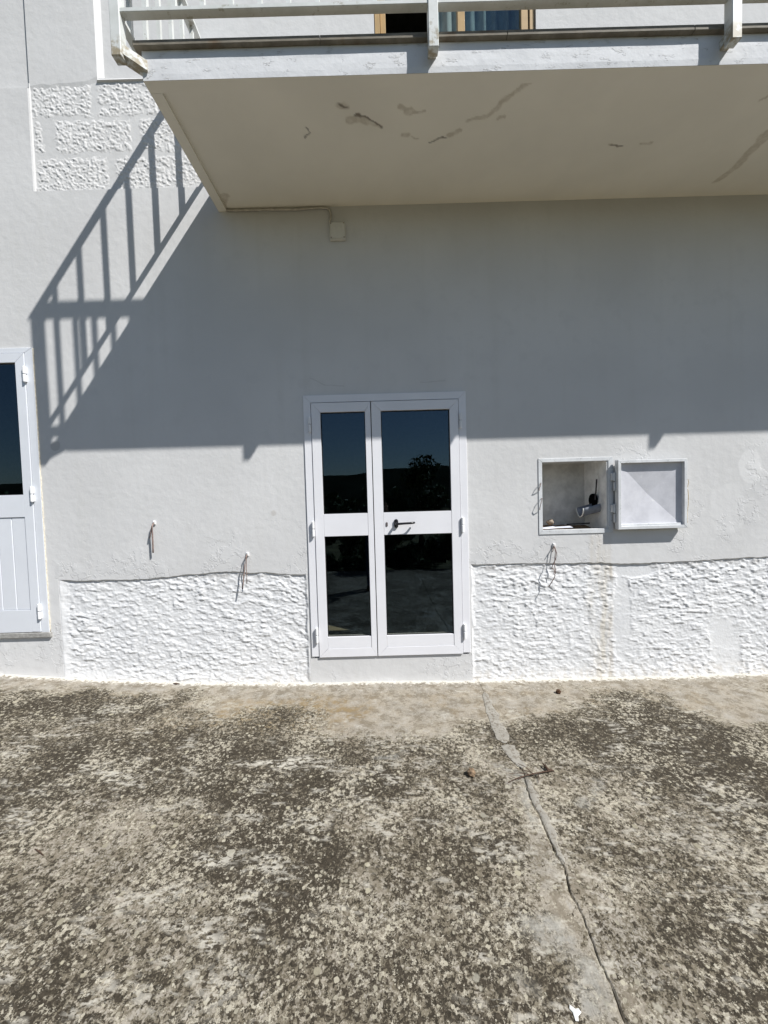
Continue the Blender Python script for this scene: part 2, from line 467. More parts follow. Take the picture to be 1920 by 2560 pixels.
class G:
    """collects shapes for one mesh"""
    def __init__(s):
        s.v = []; s.f = []; s.sm = False
    def add(s, v, f):
        k = len(s.v)
        s.v += [tuple(a) for a in v]
        s.f += [tuple(i + k for i in a) for a in f]
        return s
    def quad(s, a, b_, c_, d):
        return s.add([a, b_, c_, d], [(0, 1, 2, 3)])
    def bm(s, fn):
        m = bmesh.new(); fn(m)
        m.verts.ensure_lookup_table(); m.verts.index_update()
        s.add([v.co[:] for v in m.verts], [[v.index for v in f.verts] for f in m.faces])
        m.free(); return s
    def box(s, x0, x1, y0, y1, z0, z1, bev=0.0):
        def fn(m):
            bmesh.ops.create_cube(m, size=1.0)
            for v in m.verts:
                v.co = Vector(((x0 + x1) / 2 + v.co.x * (x1 - x0), (y0 + y1) / 2 + v.co.y * (y1 - y0), (z0 + z1) / 2 + v.co.z * (z1 - z0)))
            if bev:
                bmesh.ops.bevel(m, geom=m.edges[:], offset=bev, segments=1, affect='EDGES')
        return s.bm(fn)
    def prism(s, poly, y0, y1, bev=0.0):
        """poly in x-z, extruded along y (y0 = front)"""
        def fn(m):
            a = [m.verts.new((px, y0, pz)) for px, pz in poly]
            c_ = [m.verts.new((px, y1, pz)) for px, pz in poly]
            n = len(poly)
            m.faces.new(a); m.faces.new(c_[::-1])
            for i in range(n):
                m.faces.new((a[i], c_[i], c_[(i + 1) % n], a[(i + 1) % n]))
            bmesh.ops.recalc_face_normals(m, faces=m.faces[:])
            if bev:
                ed = [e for e in m.edges if abs(e.verts[0].co.y - y0) < 1e-6 and abs(e.verts[1].co.y - y0) < 1e-6]
                bmesh.ops.bevel(m, geom=ed, offset=bev, segments=1, affect='EDGES')
        return s.bm(fn)
    def tube(s, pts, r, n=8, closed_ends=True):
        pts = [Vector(p_) for p_ in pts]
        rad = r if hasattr(r, '__len__') else [r] * len(pts)
        rings = []
        up = Vector((0.13, 0.27, 0.95)).normalized()
        for i, p_ in enumerate(pts):
            d = (pts[min(i + 1, len(pts) - 1)] - pts[max(i - 1, 0)]).normalized()
            u = d.cross(up)
            if u.length < 1e-3: u = d.cross(Vector((1, 0, 0)))
            u.normalize(); v_ = d.cross(u)
            rings.append([p_ + (u * math.cos(2 * math.pi * k / n) + v_ * math.sin(2 * math.pi * k / n)) * rad[i] for k in range(n)])
        vv = [q_ for rg in rings for q_ in rg]
        ff = []
        for i in range(len(pts) - 1):
            for k in range(n):
                ff.append((i * n + k, i * n + (k + 1) % n, (i + 1) * n + (k + 1) % n, (i + 1) * n + k))
        if closed_ends:
            ff.append(tuple(range(n))[::-1]); ff.append(tuple((len(pts) - 1) * n + k for k in range(n)))
        return s.add(vv, ff)
    def make(s, name, mat, parent=None, origin=None, smooth=False):
        return mk(name, s.v, s.f, mat, parent, origin, smooth)

def vnoise(x, y, seed):
    """smooth lattice noise in 0..1"""
    r = np.random.default_rng(seed)
    T = r.random((256, 256))
    xi = np.floor(x).astype(int); yi = np.floor(y).astype(int)
    fx = x - xi; fy = y - yi
    fx = fx * fx * fx * (fx * (fx * 6 - 15) + 10); fy = fy * fy * fy * (fy * (fy * 6 - 15) + 10)
    a = T[xi % 256, yi % 256]; b_ = T[(xi + 1) % 256, yi % 256]; c_ = T[xi % 256, (yi + 1) % 256]; d = T[(xi + 1) % 256, (yi + 1) % 256]
    return (a * (1 - fx) + b_ * fx) * (1 - fy) + (c_ * (1 - fx) + d * fx) * fy

def fbm(x, y, seed, oct=4, gain=0.5):
    t = 0; a = 1; s_ = 0
    for i in range(oct):
        t = t + a * vnoise(x * 2 ** i + 17.3 * i, y * 2 ** i + 9.1 * i, seed + i); s_ += a; a *= gain
    return t / s_

def sstep(v, a, b_):
    t = np.clip((v - a) / (b_ - a), 0, 1)
    return t * t * (3 - 2 * t)

def gz(x, y):
    """height of the yard: it climbs towards the left door and falls gently away from the house"""
    x = np.asarray(x, float); y = np.asarray(y, float)
    xl = np.clip(-x, 0, 4.2)
    a = np.where(x < 0, 0.0145 * xl ** 2, -0.032 * (1 - np.exp(-np.clip(x, 0, 99) / 1.5)))
    fade = 1 - 0.55 * sstep(-y, 0.0, 2.6)
    return -0.029 + a * fade - 0.02 * np.clip(-y, 0, 5.6)

# ------------------------------------------------------------------ ground
cy = np.array([0.3, -.05, -.19, -.298, -.387, -.643, -.797, -.937, -1.053, -1.188, -1.337, -1.44, -1.567, -1.628, -1.704, -1.781, -1.858, -1.94, -1.995, -2.046, -2.089, -2.6, -5.6])
cx = np.array([.755, .755, .76, .749, .769, .743, .75, .731, .751, .728, .718, .720, .712, .724, .702, .700, .699, .691, .694, .689, .688, .69, .72])
def crack_x(y):
    base = np.interp(-np.asarray(y), -cy, cx)
    return base + 0.010 * (vnoise(np.asarray(y) * 26 + 100, np.zeros_like(y) + .5, 3) - .5) + 0.010 * (vnoise(np.asarray(y) * 60 + 300, np.zeros_like(y) + .5, 5) - .5)
ys = np.concatenate([[0.30, 0.12, 0.05], np.arange(0.0, -2.7, -0.0125), np.arange(-2.75, -5.5, -0.12), [-5.5]])
off = np.concatenate([[-9, -7.5, -6.2, -5.2], np.arange(-4.6, -0.05, 0.03), [-.045, -.02, -.010, -.006, 0, .006, .010, .02, .045], np.arange(0.075, 4.4, 0.03), [5, 6, 7, 8.5]])
YY, OO = np.meshgrid(ys, off, indexing='ij')
cxv = crack_x(ys)
half = np.interp(-ys, [0, .25, .6, .9, 1.0, 1.6, 2.2, 5.6], [.0004, .0005, .0009, .0018, .0028, .0028, .0034, .003])
half = half * (0.55 + 0.9 * vnoise(ys * 31 + 50, np.zeros_like(ys) + .5, 8))
XX = cxv[:, None] + OO
ci = int(np.argmin(np.abs(off)))
XX[:, ci - 1] = cxv - half; XX[:, ci + 1] = cxv + half
XX[:, ci - 2] = cxv - half - .004; XX[:, ci + 2] = cxv + half + .004
ZZ = gz(XX, YY) + 0.010 * (fbm(XX * 1.3 + 40, YY * 1.3 + 40, 21, 3) - .5)
crk = 0.004 * sstep(-ys, .85, 1.0)
ZZ[:, ci] -= 0.004 + 0.022 * sstep(-ys, .3, 1.0)
ZZ[:, ci - 1] -= crk * .5; ZZ[:, ci + 1] -= crk * .3
ZZ[:, ci + 1:] += 0.0025
nr, nc = XX.shape
idx = np.arange(nr * nc).reshape(nr, nc)
F_ = np.stack([idx[:-1, :-1], idx[1:, :-1], idx[1:, 1:], idx[:-1, 1:]], -1).reshape(-1, 4)
ground = mk('ground', np.stack([XX, YY, ZZ], -1).reshape(-1, 3), F_.tolist(), 'lichen_concrete', smooth=True)
tag(ground, 'lichen blotched concrete yard in front of the house', None, kind='structure')

# where the lichen grows thick, where it is scraped off or stained
XWp = XX + .22 * (fbm(XX * 3.5 + 20, YY * 3.5 + 20, 501, 4, .55) - .5) * 2; YWp = YY + .16 * (fbm(XX * 3.5 + 90, YY * 4.5 + 90, 511, 4, .55) - .5) * 2
def ell(cx_, cy_, rx, ry, soft=.55):
    return 1 - sstep(np.hypot((XWp - cx_) / rx, (YWp - cy_) / ry), 1 - soft, 1.0)
lich = 0.655 + .34 * (fbm(XX * 1.5 + 30, YY * 1.5 + 30, 521, 4) - .5)
for (a, e, rx, ry, kk) in ((0.10, -0.26, 1.00, 0.62, -0.48), (-1.05, -0.20, .62, .26, -.30), (2.55, -.42, .55, .42, -.45), (0.95, -.36, .50, .36, -.36),
                           (0.64, -1.30, .15, .80, -.14), (0.72, -1.9, .30, .5, -.12),
                           (1.65, -.85, .80, .60, .16), (2.0, -1.3, .6, .6, .12), (-1.35, -.88, .95, .40, .14), (-2.5, -.35, .75, .30, .15), (-.40, -1.62, .34, .25, .14),
                           (.35, -1.35, .25, .4, .08), (-.85, -1.90, .42, .30, -.10), (-1.3, -1.5, .35, .25, -.08), (-.30, -1.15, .45, .12, .14), (0.3, -2.0, .3, .2, .06), (-.1, -1.2, .3, .2, .06)):
    lich = lich + kk * ell(a, e, rx, ry)
lich = np.clip(lich - .55 * sstep(YWp + .22 * (fbm(XX * 8 + 60, YY * 8 + 60, 561, 3) - .5), -.34, -.06), -.05, .78)
och = .95 * ell(-.75, -.42, .85, .34, .7) + .5 * ell(-1.5, -.60, .5, .22, .8) + .35 * sstep(-YY, .12, .25) * (1 - sstep(-YY, .35, .75)) * sstep(fbm(XX * 6, YY * 6 + 33, 531, 3), .45, .62)
bare = np.zeros_like(XX)
for (a, e, rx, ry, kk) in ((-.62, -.985, .42, .05, .95), (-.35, -1.03, .2, .03, .8), (-.75, -1.55, .12, .045, .9), (-.55, -1.60, .16, .03, .9), (-.40, -1.40, .10, .05, .7), (-1.55, -1.02, .25, .05, .8),
                           (-1.05, -1.30, .30, .05, .6), (1.75, -1.35, .5, .04, .55), (1.1, -1.02, .22, .08, .5), (-.75, -1.84, .10, .07, .85), (-1.0, -1.72, .22, .08, .65), (1.35, -1.5, .2, .1, .4), (-.6, -2.0, .2, .1, .5)):
    bare = np.maximum(bare, kk * ell(a, e, rx, ry, .85))
bare = np.maximum(bare, .65 * sstep(fbm(XX * 10 + 3, YY * 24 + 3, 541, 4, .7), .59, .68) * sstep(fbm(XX * 2 + 9, YY * 2 + 9, 551, 2), .38, .55))
lich = lich - .03 * sstep(-YY, 1.5, 2.0)
grey = np.zeros_like(XX)
for (a, e, rx, ry) in ((.58, -1.97, .13, .10), (.55, -1.82, .09, .07), (-.02, -.92, .10, .07), (.98, -1.25, .05, .09), (.66, -1.2, .05, .3)):
    grey = np.maximum(grey, ell(a, e, rx, ry, .5))
for nm_, ar in (('lichen', lich), ('ochre', np.clip(och, 0, 1)), ('bare', bare), ('grey', grey)):
    at_ = ground.data.attributes.new(nm_, 'FLOAT', 'POINT'); at_.data.foreach_set('value', ar.reshape(-1).astype(np.float32))

# thin strip of newer cement smeared along the joint
def patch(left, right, seed, name='cement_patch'):
    yl = [p_[1] for p_ in left]; yr = [p_[1] for p_ in right]
    y0 = max(min(yl), min(yr)); y1 = min(max(yl), max(yr))
    n = 46
    yv = np.linspace(y1, y0, n)
    l = np.interp(-yv, [-a for a in yl], [p_[0] for p_ in left]); r = np.interp(-yv, [-a for a in yr], [p_[0] for p_ in right])
    l = l + 0.010 * (vnoise(yv * 30 + 9, yv * 0 + .3, seed) - .5); r = r + 0.030 * (vnoise(yv * 22 + 9, yv * 0 + .3, seed + 1) - .5)
    tp = np.minimum(1, np.minimum(np.arange(n) + 0.4, np.arange(n)[::-1] + 0.4) / 3)
    mid = (l + r) / 2; l = mid + (l - mid) * tp; r = mid + (r - mid) * tp
    V = []; Fc = []
    for i in range(n):
        wd = r[i] - l[i]
        for t, hz in ((0, .0004), (.08, .0016), (.5, .0020), (.92, .0016), (1, .0004)):
            xx = l[i] + wd * t
            V.append((xx, yv[i], float(gz(xx, yv[i])) + 0.010 * (float(fbm(np.array([xx * 1.3 + 40]), np.array([yv[i] * 1.3 + 40]), 21, 3)[0]) - .5) + hz + .0025))
    for i in range(n - 1):
        for k in range(4):
            a = i * 5 + k
            Fc.append((a, a + 5, a + 6, a + 1))
    return mk(name, V, Fc, 'cement_new', ground, smooth=True)
patch([(.735, -.19), (.703, -.446), (.691, -.663), (.681, -.81)], [(.782, -.19), (.776, -.48), (.770, -.69), (.764, -.81)], 31)
patch([(.690, -.825), (.712, -.94), (.735, -1.03)], [(.782, -.825), (.776, -.92), (.784, -1.03)], 41)
yy_ = np.linspace(-1.12, -1.60, 24)
patch([(float(crack_x(np.array([a]))[0]) + .007, a) for a in yy_], [(.772, -1.12), (.758, -1.295), (.756, -1.429), (.738, -1.60)], 51)

# field beyond the yard, falling away from the house (seen in the glass)
def field_z(yv): return float(np.interp(-yv, [5.4, 7, 10, 20, 45, 100, 500], [-.17, -.40, -.8, -1.6, -2.2, -2.4, -2.4]))
V = []; Fc = []
xs_ = [-400, -150, -60, -25, -12, -6, 0, 6, 12, 25, 60, 150, 400]
ysf = [-5.45, -7, -10, -20, -45, -100, -250, -500]
for yv in ysf:
    for xv in xs_:
        V.append((xv, yv, field_z(yv) + 0.05 * math.sin(xv * .7 + yv)))
for i in range(len(ysf) - 1):
    for k in range(len(xs_) - 1):
        a = i * len(xs_) + k
        Fc.append((a, a + len(xs_), a + len(xs_) + 1, a + 1))
tag(mk('field', V, Fc, 'grass', smooth=True), kind='structure')
V = []; Fc = []
hx = np.linspace(-260, 200, 47); hy = np.linspace(-120, -300, 10)
for yv in hy:
    for xv in hx:
        ridge = math.sin(math.pi * (-120 - yv) / 180) ** .7 if -300 < yv < -120 else 0
        hz_ = 14.5 + 3.5 * math.sin(xv * .021 + 1.0) + 1.6 * math.sin(xv * .063) + .9 * math.sin(xv * .21 + yv) - .03 * max(0, xv + 20)
        V.append((xv, yv, -3 + ridge * (hz_ + 2.0)))
for i in range(len(hy) - 1):
    for k in range(len(hx) - 1):
        a = i * len(hx) + k
        Fc.append((a, a + len(hx), a + len(hx) + 1, a + 1))
tag(mk('hill', V, Fc, 'far_wood', smooth=True), kind='structure')
# low ground either side of and under the house
tag(mk('terrain', [(-400, 300, -2.6), (400, 300, -2.6), (400, -5.6, -2.6), (-400, -5.6, -2.6)], [(0, 3, 2, 1)], 'grass'), kind='structure')

# ------------------------------------------------------------------ facade wall
DL = (-3.92, -2.828, 0.476, 2.822)       # side door frame, outer
DD = (-0.638, 0.695, 0.203, 2.374)       # double door frame, outer
NI = (1.314, 1.850, 1.214, 1.776)        # niche opening
wall = empty('facade_wall', (0, 0, 0))
tag(wall, 'white painted house wall with rough plinth below and rough band above', 'wall')

def plinth_top(x):
    x = np.asarray(x, float)
    t = np.interp(x, [-2.74, -2.45, -2.22, -1.95, -1.72, -1.50, -1.35, -1.15, -.90, -.64, .70, .95, 1.29, 1.60, 1.89, 2.2, 2.53, 2.8, 3.2, 7],
                  [.905, .890, .889, .897, .909, .925, .938, .925, .905, .888, .938, .932, .930, .926, .921, .905, .914, .925, .935, .93])
    return t + 0.016 * (vnoise(x * 9 + 50, x * 0 + .5, 77) - .5) + 0.008 * (vnoise(x * 30 + 50, x * 0 + .5, 78) - .5)

g = G()
def sheet(g, x0, x1, z0, z1, y, holes=()):
    xb = sorted({x0, x1, *[h[0] for h in holes], *[h[1] for h in holes]}); zb = sorted({z0, z1, *[h[2] for h in holes], *[h[3] for h in holes]})
    xb = [v for v in xb if x0 <= v <= x1]; zb = [v for v in zb if z0 <= v <= z1]
    for i in range(len(xb) - 1):
        for k in range(len(zb) - 1):
            mx, mz = (xb[i] + xb[i + 1]) / 2, (zb[k] + zb[k + 1]) / 2
            if any(h[0] < mx < h[1] and h[2] < mz < h[3] for h in holes): continue
            g.quad((xb[i], y, zb[k]), (xb[i + 1], y, zb[k]), (xb[i + 1], y, zb[k + 1]), (xb[i], y, zb[k + 1]))
def reveal(g, h, y0, y1):
    x0, x1, z0, z1 = h
    g.quad((x0, y0, z0), (x0, y1, z0), (x1, y1, z0), (x1, y0, z0))
    g.quad((x0, y0, z1), (x1, y0, z1), (x1, y1, z1), (x0, y1, z1))
    g.quad((x0, y0, z0), (x0, y0, z1), (x0, y1, z1), (x0, y1, z0))
    g.quad((x1, y0, z0), (x1, y1, z0), (x1, y1, z1), (x1, y0, z1))
hD = (DD[0] + .02, DD[1] - .02, DD[2] - .015, DD[3] - .02)
hL = (DL[0] + .02, DL[1] - .02, DL[2] - .04, DL[3] - .02)
PZ = 1.0
PL = (-2.735, -0.655, -0.5, PZ)
PR = (0.712, 7.0, -0.5, PZ)
sheet(g, -7, 7, -0.5, 4.06, 0.0, (hD, hL, NI, PL, PR))
reveal(g, hD, 0.0, 0.14); reveal(g, hL, 0.0, 0.14)
# render lip above the plinth, with its ragged lower edge
for (a, e) in ((PL[0], PL[1]), (PR[0], PR[1])):
    xs = np.arange(a, e + 1e-6, 0.02); xs[-1] = e
    zt = plinth_top(xs)
    for i in range(len(xs) - 1):
        x0, x1, z0, z1 = xs[i], xs[i + 1], zt[i], zt[i + 1]
        g.quad((x0, 0, z0 + .008), (x1, 0, z1 + .008), (x1, 0, PZ), (x0, 0, PZ))
        g.quad((x0, .006, z0), (x1, .006, z1), (x1, 0, z1 + .008), (x0, 0, z0 + .008))
        g.quad((x0, .05, z0 - .002), (x1, .05, z1 - .002), (x1, .006, z1), (x0, .006, z0))
    for xe in (a, e):
        g.quad((xe, 0, -.5), (xe, 0, PZ), (xe, .05, PZ), (xe, .05, -.5))
# left pilaster and the panels above the rough band
XP = -2.735
g.quad((-7, 0, 4.06), (XP - .01, 0, 4.06), (XP - .01, 0, 4.862), (-7, 0, 4.862))
g.quad((XP - .01, 0, 4.06), (XP, .004, 4.06), (XP, .004, 4.862), (XP - .01, 0, 4.862))       # rounded arris
g.quad((XP, .004, 4.06), (XP + .006, .016, 4.06), (XP + .006, .016, 4.9), (XP, .004, 4.9))
g.quad((-7, 0, 4.862), (XP, 0, 4.862), (XP, .028, 4.885), (-7, .028, 4.885))                 # weathered ledge
sheet(g, -7, XP, 4.885, 7.4, .028)
g.quad((XP, .009, 4.862), (XP, .009, 7.4), (XP, .03, 7.4), (XP, .03, 4.862))
# smooth panel, bottom edge feathered over the rough band
xs = np.linspace(XP, -2.19, 24); zb_ = 4.872 + .02 * (vnoise(xs * 14 + 90, xs * 0, 5) - .5) + np.interp(xs, [XP, -2.4, -2.25, -2.19], [0, 0, .02, .045])
for i in range(len(xs) - 1):
    g.quad((xs[i], .009, zb_[i] + .02), (xs[i + 1], .009, zb_[i + 1] + .02), (xs[i + 1], .009, 7.4), (xs[i], .009, 7.4))
    g.quad((xs[i], .0145, zb_[i] - .02), (xs[i + 1], .0145, zb_[i + 1] - .02), (xs[i + 1], .009, zb_[i + 1] + .02), (xs[i], .009, zb_[i] + .02))
HW = (0.03, 1.33, 4.06, 6.45)
g.quad((-2.19, .009, 4.915), (-2.155, .045, 4.95), (-2.155, .045, 7.4), (-2.19, .009, 7.4))
g.quad((-2.19, 0, 4.905), (7, 0, 4.905), (7, .022, 4.937), (-2.19, .022, 4.937))
g.quad((-2.19, .022, 4.937), (7, .022, 4.937), (7, .045, 4.95), (-2.16, .045, 4.95))
g.quad((-2.19, .03, 4.89), (7, .03, 4.89), (7, 0, 4.905), (-2.19, 0, 4.905))
sheet(g, -2.16, 7, 4.945, 7.4, .045, (HW,))
reveal(g, (HW[0], HW[1], 4.945, HW[3]), .045, .20)
g.quad((-7, 0, 7.4), (7, 0, 7.4), (7, .4, 7.4), (-7, .4, 7.4))
g.make('wall_face', 'wall_paint', wall)

# rough thrown render, displaced
def rough_sheet(name, x0, x1, z0, z1, step, base_y, amp, seed, parent, mat, topfn=None):
    xs = np.arange(x0, x1 + step * .5, step); zs = np.arange(z0, z1 + step * .5, step)
    X, Z = np.meshgrid(xs, zs, indexing='ij')
    wx = X + .02 * (fbm(X * 9 + 3, Z * 9 + 3, seed + 50, 3) - .5); wz = Z + .25 * .05 * (X) + .03 * (fbm(X * 7 + 8, Z * 7 + 8, seed + 60, 3) - .5)
    n1 = fbm(wx * 22 + 20, wz * 42 + 20, seed, 2, .45)
    n2 = fbm(wx * 46 + 70, wz * 70 + 70, seed + 10, 2, .5)
    n3 = fbm(wx * 5 + 30, wz * 8 + 30, seed + 25, 2, .5)
    lump = sstep(n1, .34, .95) + .45 * sstep(n2, .34, .92) + .6 * n3
    a = np.ones_like(X)
    a *= .55 + .75 * fbm(X * 2.4 + 7, Z * 2.4 + 5, seed + 30, 2)
    if name == 'plinth':
        # trowelled repairs where the throw is smoothed over
        for (cx_, cz_, rx, rz, k) in ((1.985, .46, .085, .42, .70), (2.07, .86, .19, .07, .95), (2.86, .16, .13, .32, .75), (2.79, .34, .09, .15, .7), (2.45, .25, .1, .1, .3)):
            d = np.sqrt(((X - cx_) / rx) ** 2 + ((Z - cz_) / rz) ** 2) + .5 * (fbm(X * 12, Z * 12 + 50, seed + 70, 3) - .5)
            a *= 1 - k * (1 - sstep(d, .75, 1.05))
        if x0 < 0:
            a *= .55 + .45 * sstep(X, x0, x0 + .10)
        gr = gz(X, X * 0)
        foot = 1 - sstep(Z, gr + .0, gr + .10)
        lump = lump + .5 * foot
    Y = base_y - amp * a * lump
    if name == 'plinth':
        wob = .018 * (fbm(Z * 11 + 3, X * 11 + 9, seed + 80, 3) - .5) * 2
        ed = (1 - sstep(X - x0 + wob, -.01, .085 if x0 < 0 else .030)) + (1 - sstep(x1 - X + wob, .004, .030)) * (1 if x1 < 3 else 0)
        ed = np.clip(ed, 0, 1) * (0 if x0 > 3 else 1)
        Y = Y * (1 - ed) + (.0015 - .004 * fbm(X * 30, Z * 12, seed + 90, 2)) * ed
        Y = np.where(np.minimum(X - x0, x1 - X if x1 < 3 else 9) < .004, .002, Y)
    nr, nc = X.shape
    id_ = np.arange(nr * nc).reshape(nr, nc)
    Fq = np.stack([id_[:-1, :-1], id_[1:, :-1], id_[1:, 1:], id_[:-1, 1:]], -1).reshape(-1, 4)
    return mk(name, np.stack([X, Y, Z], -1).reshape(-1, 3), Fq.tolist(), mat, parent, smooth=True)
pa = rough_sheet('plinth', PL[0], PL[1], -.16, .955, .0052, .016, .0074, 200, wall, 'plinth_paint')
pb = rough_sheet('plinth', PR[0], PR[0] + 2.75, -.16, .955, .0052, .016, .0074, 300, wall, 'plinth_paint')
pc = rough_sheet('plinth', PR[0] + 2.75, 7.0, -.16, .955, .03, .016, .0074, 320, wall, 'plinth_paint')

# upper rough band: smooth joints with rough blocks between
g = G()
sheet(g, XP, 7, 4.06, 4.93, .014)
g.quad((XP, 0, 4.06), (7, 0, 4.06), (7, .02, 4.06), (XP, .02, 4.06))
g.make('joint_mortar', 'wall_paint', wall)
def stone_block(x0, x1, z0, z1, seed, skew=0.0):
    st = .0055
    x0 = max(x0 - .010, XP + .004); x1 += .012; z0 -= .008; z1 += .008
    xs = np.arange(max(x0 - .03, XP + .004), x1 + .03, st); zs = np.arange(max(z0 - .022, 4.064), z1 + .022, st)
    X, Z = np.meshgrid(xs, zs, indexing='ij')
    e = np.minimum(np.minimum(X - x0, x1 - X), np.minimum(Z - z0, z1 - Z)) + .055 * (fbm(X * 17 + 5, Z * 17 + 5, seed, 3) - .5)
    mask = sstep(e, -.012, .030)
    n = .55 * sstep(fbm(X * 50 + 11, Z * 62 + 11 + X * 16, seed + 3, 2, .6), .28, .78) + .45 * vnoise(X * 85 + 5, Z * 85 + 5, seed + 9)
    Y = .0146 - mask * (.0088 * n - .0016) + (1 - sstep(e, -.02, -.008)) * .003
    nr, nc = X.shape
    id_ = np.arange(nr * nc).reshape(nr, nc)
    Fq = np.stack([id_[:-1, :-1], id_[1:, :-1], id_[1:, 1:], id_[:-1, 1:]], -1).reshape(-1, 4)
    mk('stone_block', np.stack([X, Y, Z + skew * (X - x0)], -1).reshape(-1, 3), Fq.tolist(), 'block_paint', wall, smooth=True)
for i, (a, e, z0, z1) in enumerate(((-2.73, -2.255, 4.645, 4.885), (-2.195, -1.62, 4.640, 4.905), (-1.55, -1.0, 4.64, 4.90),
                                    (-2.73, -2.655, 4.365, 4.600), (-2.545, -1.955, 4.360, 4.605), (-1.875, -1.33, 4.36, 4.60),
                                    (-2.73, -2.150, 4.068, 4.315), (-2.075, -1.640, 4.072, 4.315), (-1.625, -1.1, 4.075, 4.31))):
    stone_block(a, e, z0, z1, 400 + i * 7)

# rooms behind the openings
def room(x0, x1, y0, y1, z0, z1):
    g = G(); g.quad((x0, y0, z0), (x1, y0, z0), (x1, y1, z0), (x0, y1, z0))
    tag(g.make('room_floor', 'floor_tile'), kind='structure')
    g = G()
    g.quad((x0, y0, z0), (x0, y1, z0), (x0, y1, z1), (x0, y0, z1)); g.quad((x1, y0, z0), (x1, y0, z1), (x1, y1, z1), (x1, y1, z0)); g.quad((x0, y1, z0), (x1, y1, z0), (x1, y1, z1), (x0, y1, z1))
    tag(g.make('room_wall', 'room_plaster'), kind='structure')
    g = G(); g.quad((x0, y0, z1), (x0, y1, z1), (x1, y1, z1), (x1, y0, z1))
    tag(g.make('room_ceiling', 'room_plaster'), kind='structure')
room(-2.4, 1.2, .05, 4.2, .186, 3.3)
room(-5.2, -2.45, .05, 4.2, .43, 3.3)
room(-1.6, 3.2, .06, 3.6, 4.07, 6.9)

# ------------------------------------------------------------------ balcony
BX0, BX1, BY, BZ0, BZ1 = -1.262, 6.2, -0.975, 3.858, 4.014
bal = empty('balcony', (2.0, 0, BZ0))
tag(bal, 'white concrete balcony slab jutting out above the double door', 'balcony')
# soffit with raised drip border along the outer edges; bare cement smears and cracks
STAINS = [((-.205, -.805), (-.165, -.802), .022), ((-.14, -.71), (-.104, -.725), .032), ((-.104, -.725), (-.036, -.69), .028), ((-.036, -.69), (.042, -.645), .016),
        ((.165, -.775), (.238, -.742), .017), ((.238, -.742), (.305, -.75), .015), ((.19, -.585), (.235, -.582), .019), ((.262, -.574), (.305, -.572), .008),
        ((.50, -.582), (.555, -.610), .021), ((.605, -.682), (.68, -.705), .019), ((.68, -.705), (.75, -.745), .021), ((.75, -.745), (.80, -.815), .024),
        ((.80, -.815), (.895, -.895), .019), ((.78, -.687), (.82, -.707), .013), ((1.60, -.485), (1.685, -.474), .008), ((1.82, -.487), (1.88, -.489), .014),
        ((2.62, -.15), (2.66, -.26), .034), ((2.66, -.26), (2.62, -.56), .040), ((2.35, -.76), (2.40, -.79), .010), ((-1.18, -.10), (-1.15, -.135), .035), ((-1.21, -.05), (-1.17, -.10), .03)]
CRACKS = [((-.112, -.75), (-.036, -.711)), ((-.036, -.711), (.048, -.64)), ((-.20, -.812), (-.165, -.80)), ((.371, -.532), (.422, -.546)),
          ((.422, -.546), (.482, -.567)), ((-.43, -.67), (-.415, -.64)), ((-.412, -.632), (-.44, -.60)), ((1.62, -.481), (1.70, -.474))]
def seg_dist(X, Y, a, e):
    ax_, ay_ = a; dx, dy = e[0] - a[0], e[1] - a[1]
    t_ = np.clip(((X - ax_) * dx + (Y - ay_) * dy) / (dx * dx + dy * dy), 0, 1)
    return np.hypot(X - ax_ - t_ * dx, Y - ay_ - t_ * dy)
sx = np.concatenate([np.arange(BX0 + .055, 2.75, .008), np.linspace(2.8, BX1, 20)]); sy = np.arange(BY + .055, .004, .008)
X, Y = np.meshgrid(sx, sy, indexing='ij')
Xw = X + .05 * (fbm(X * 14 + 60, Y * 14 + 60, 81, 3) - .5); Yw = Y + .05 * (fbm(X * 14 + 60, Y * 14 + 60, 91, 3) - .5)
stn = np.zeros_like(X); crk_ = np.zeros_like(X)
for a, e, r_ in STAINS: stn = np.maximum(stn, 1 - sstep(seg_dist(Xw, Yw, a, e), r_ * .55, r_))
for a, e in CRACKS: crk_ = np.maximum(crk_, .8 * (1 - sstep(seg_dist(Xw, Yw, a, e), .003, .009)))
id_ = np.arange(X.size).reshape(X.shape)
Fq = np.stack([id_[:-1, :-1], id_[:-1, 1:], id_[1:, 1:], id_[1:, :-1]], -1).reshape(-1, 4)
sf = mk('soffit', np.stack([X, Y, BZ0 + .018 + .003 * (fbm(X * 3 + 5, Y * 3 + 50, 88, 3) - .5)], -1).reshape(-1, 3), Fq.tolist(), 'soffit_paint', bal, smooth=True)
for nm_, ar in (('stain', stn), ('crack', crk_)):
    at_ = sf.data.attributes.new(nm_, 'FLOAT', 'POINT'); at_.data.foreach_set('value', ar.reshape(-1).astype(np.float32))
g = G()
g.box(BX0, BX1, BY, BY + .065, BZ0, BZ0 + .03)
g.box(BX0, BX0 + .065, BY + .067, -.001, BZ0 + .0005, BZ0 + .03)
g.make('drip_border', 'soffit_paint', bal)
g = G()
xs = np.arange(BX0, BX1, .05); zs = np.linspace(BZ0 + .0301, BZ1, 5)
rows = []
for zz in zs:
    rows.append([(xx, BY - .002 - .004 * float(fbm(np.array([xx * 3 + 9.]), np.array([zz * 20]), 61, 3)[0]), zz) for xx in xs])
for i in range(len(zs) - 1):
    for k in range(len(xs) - 1):
        g.quad(rows[i][k], rows[i][k + 1], rows[i + 1][k + 1], rows[i + 1][k])
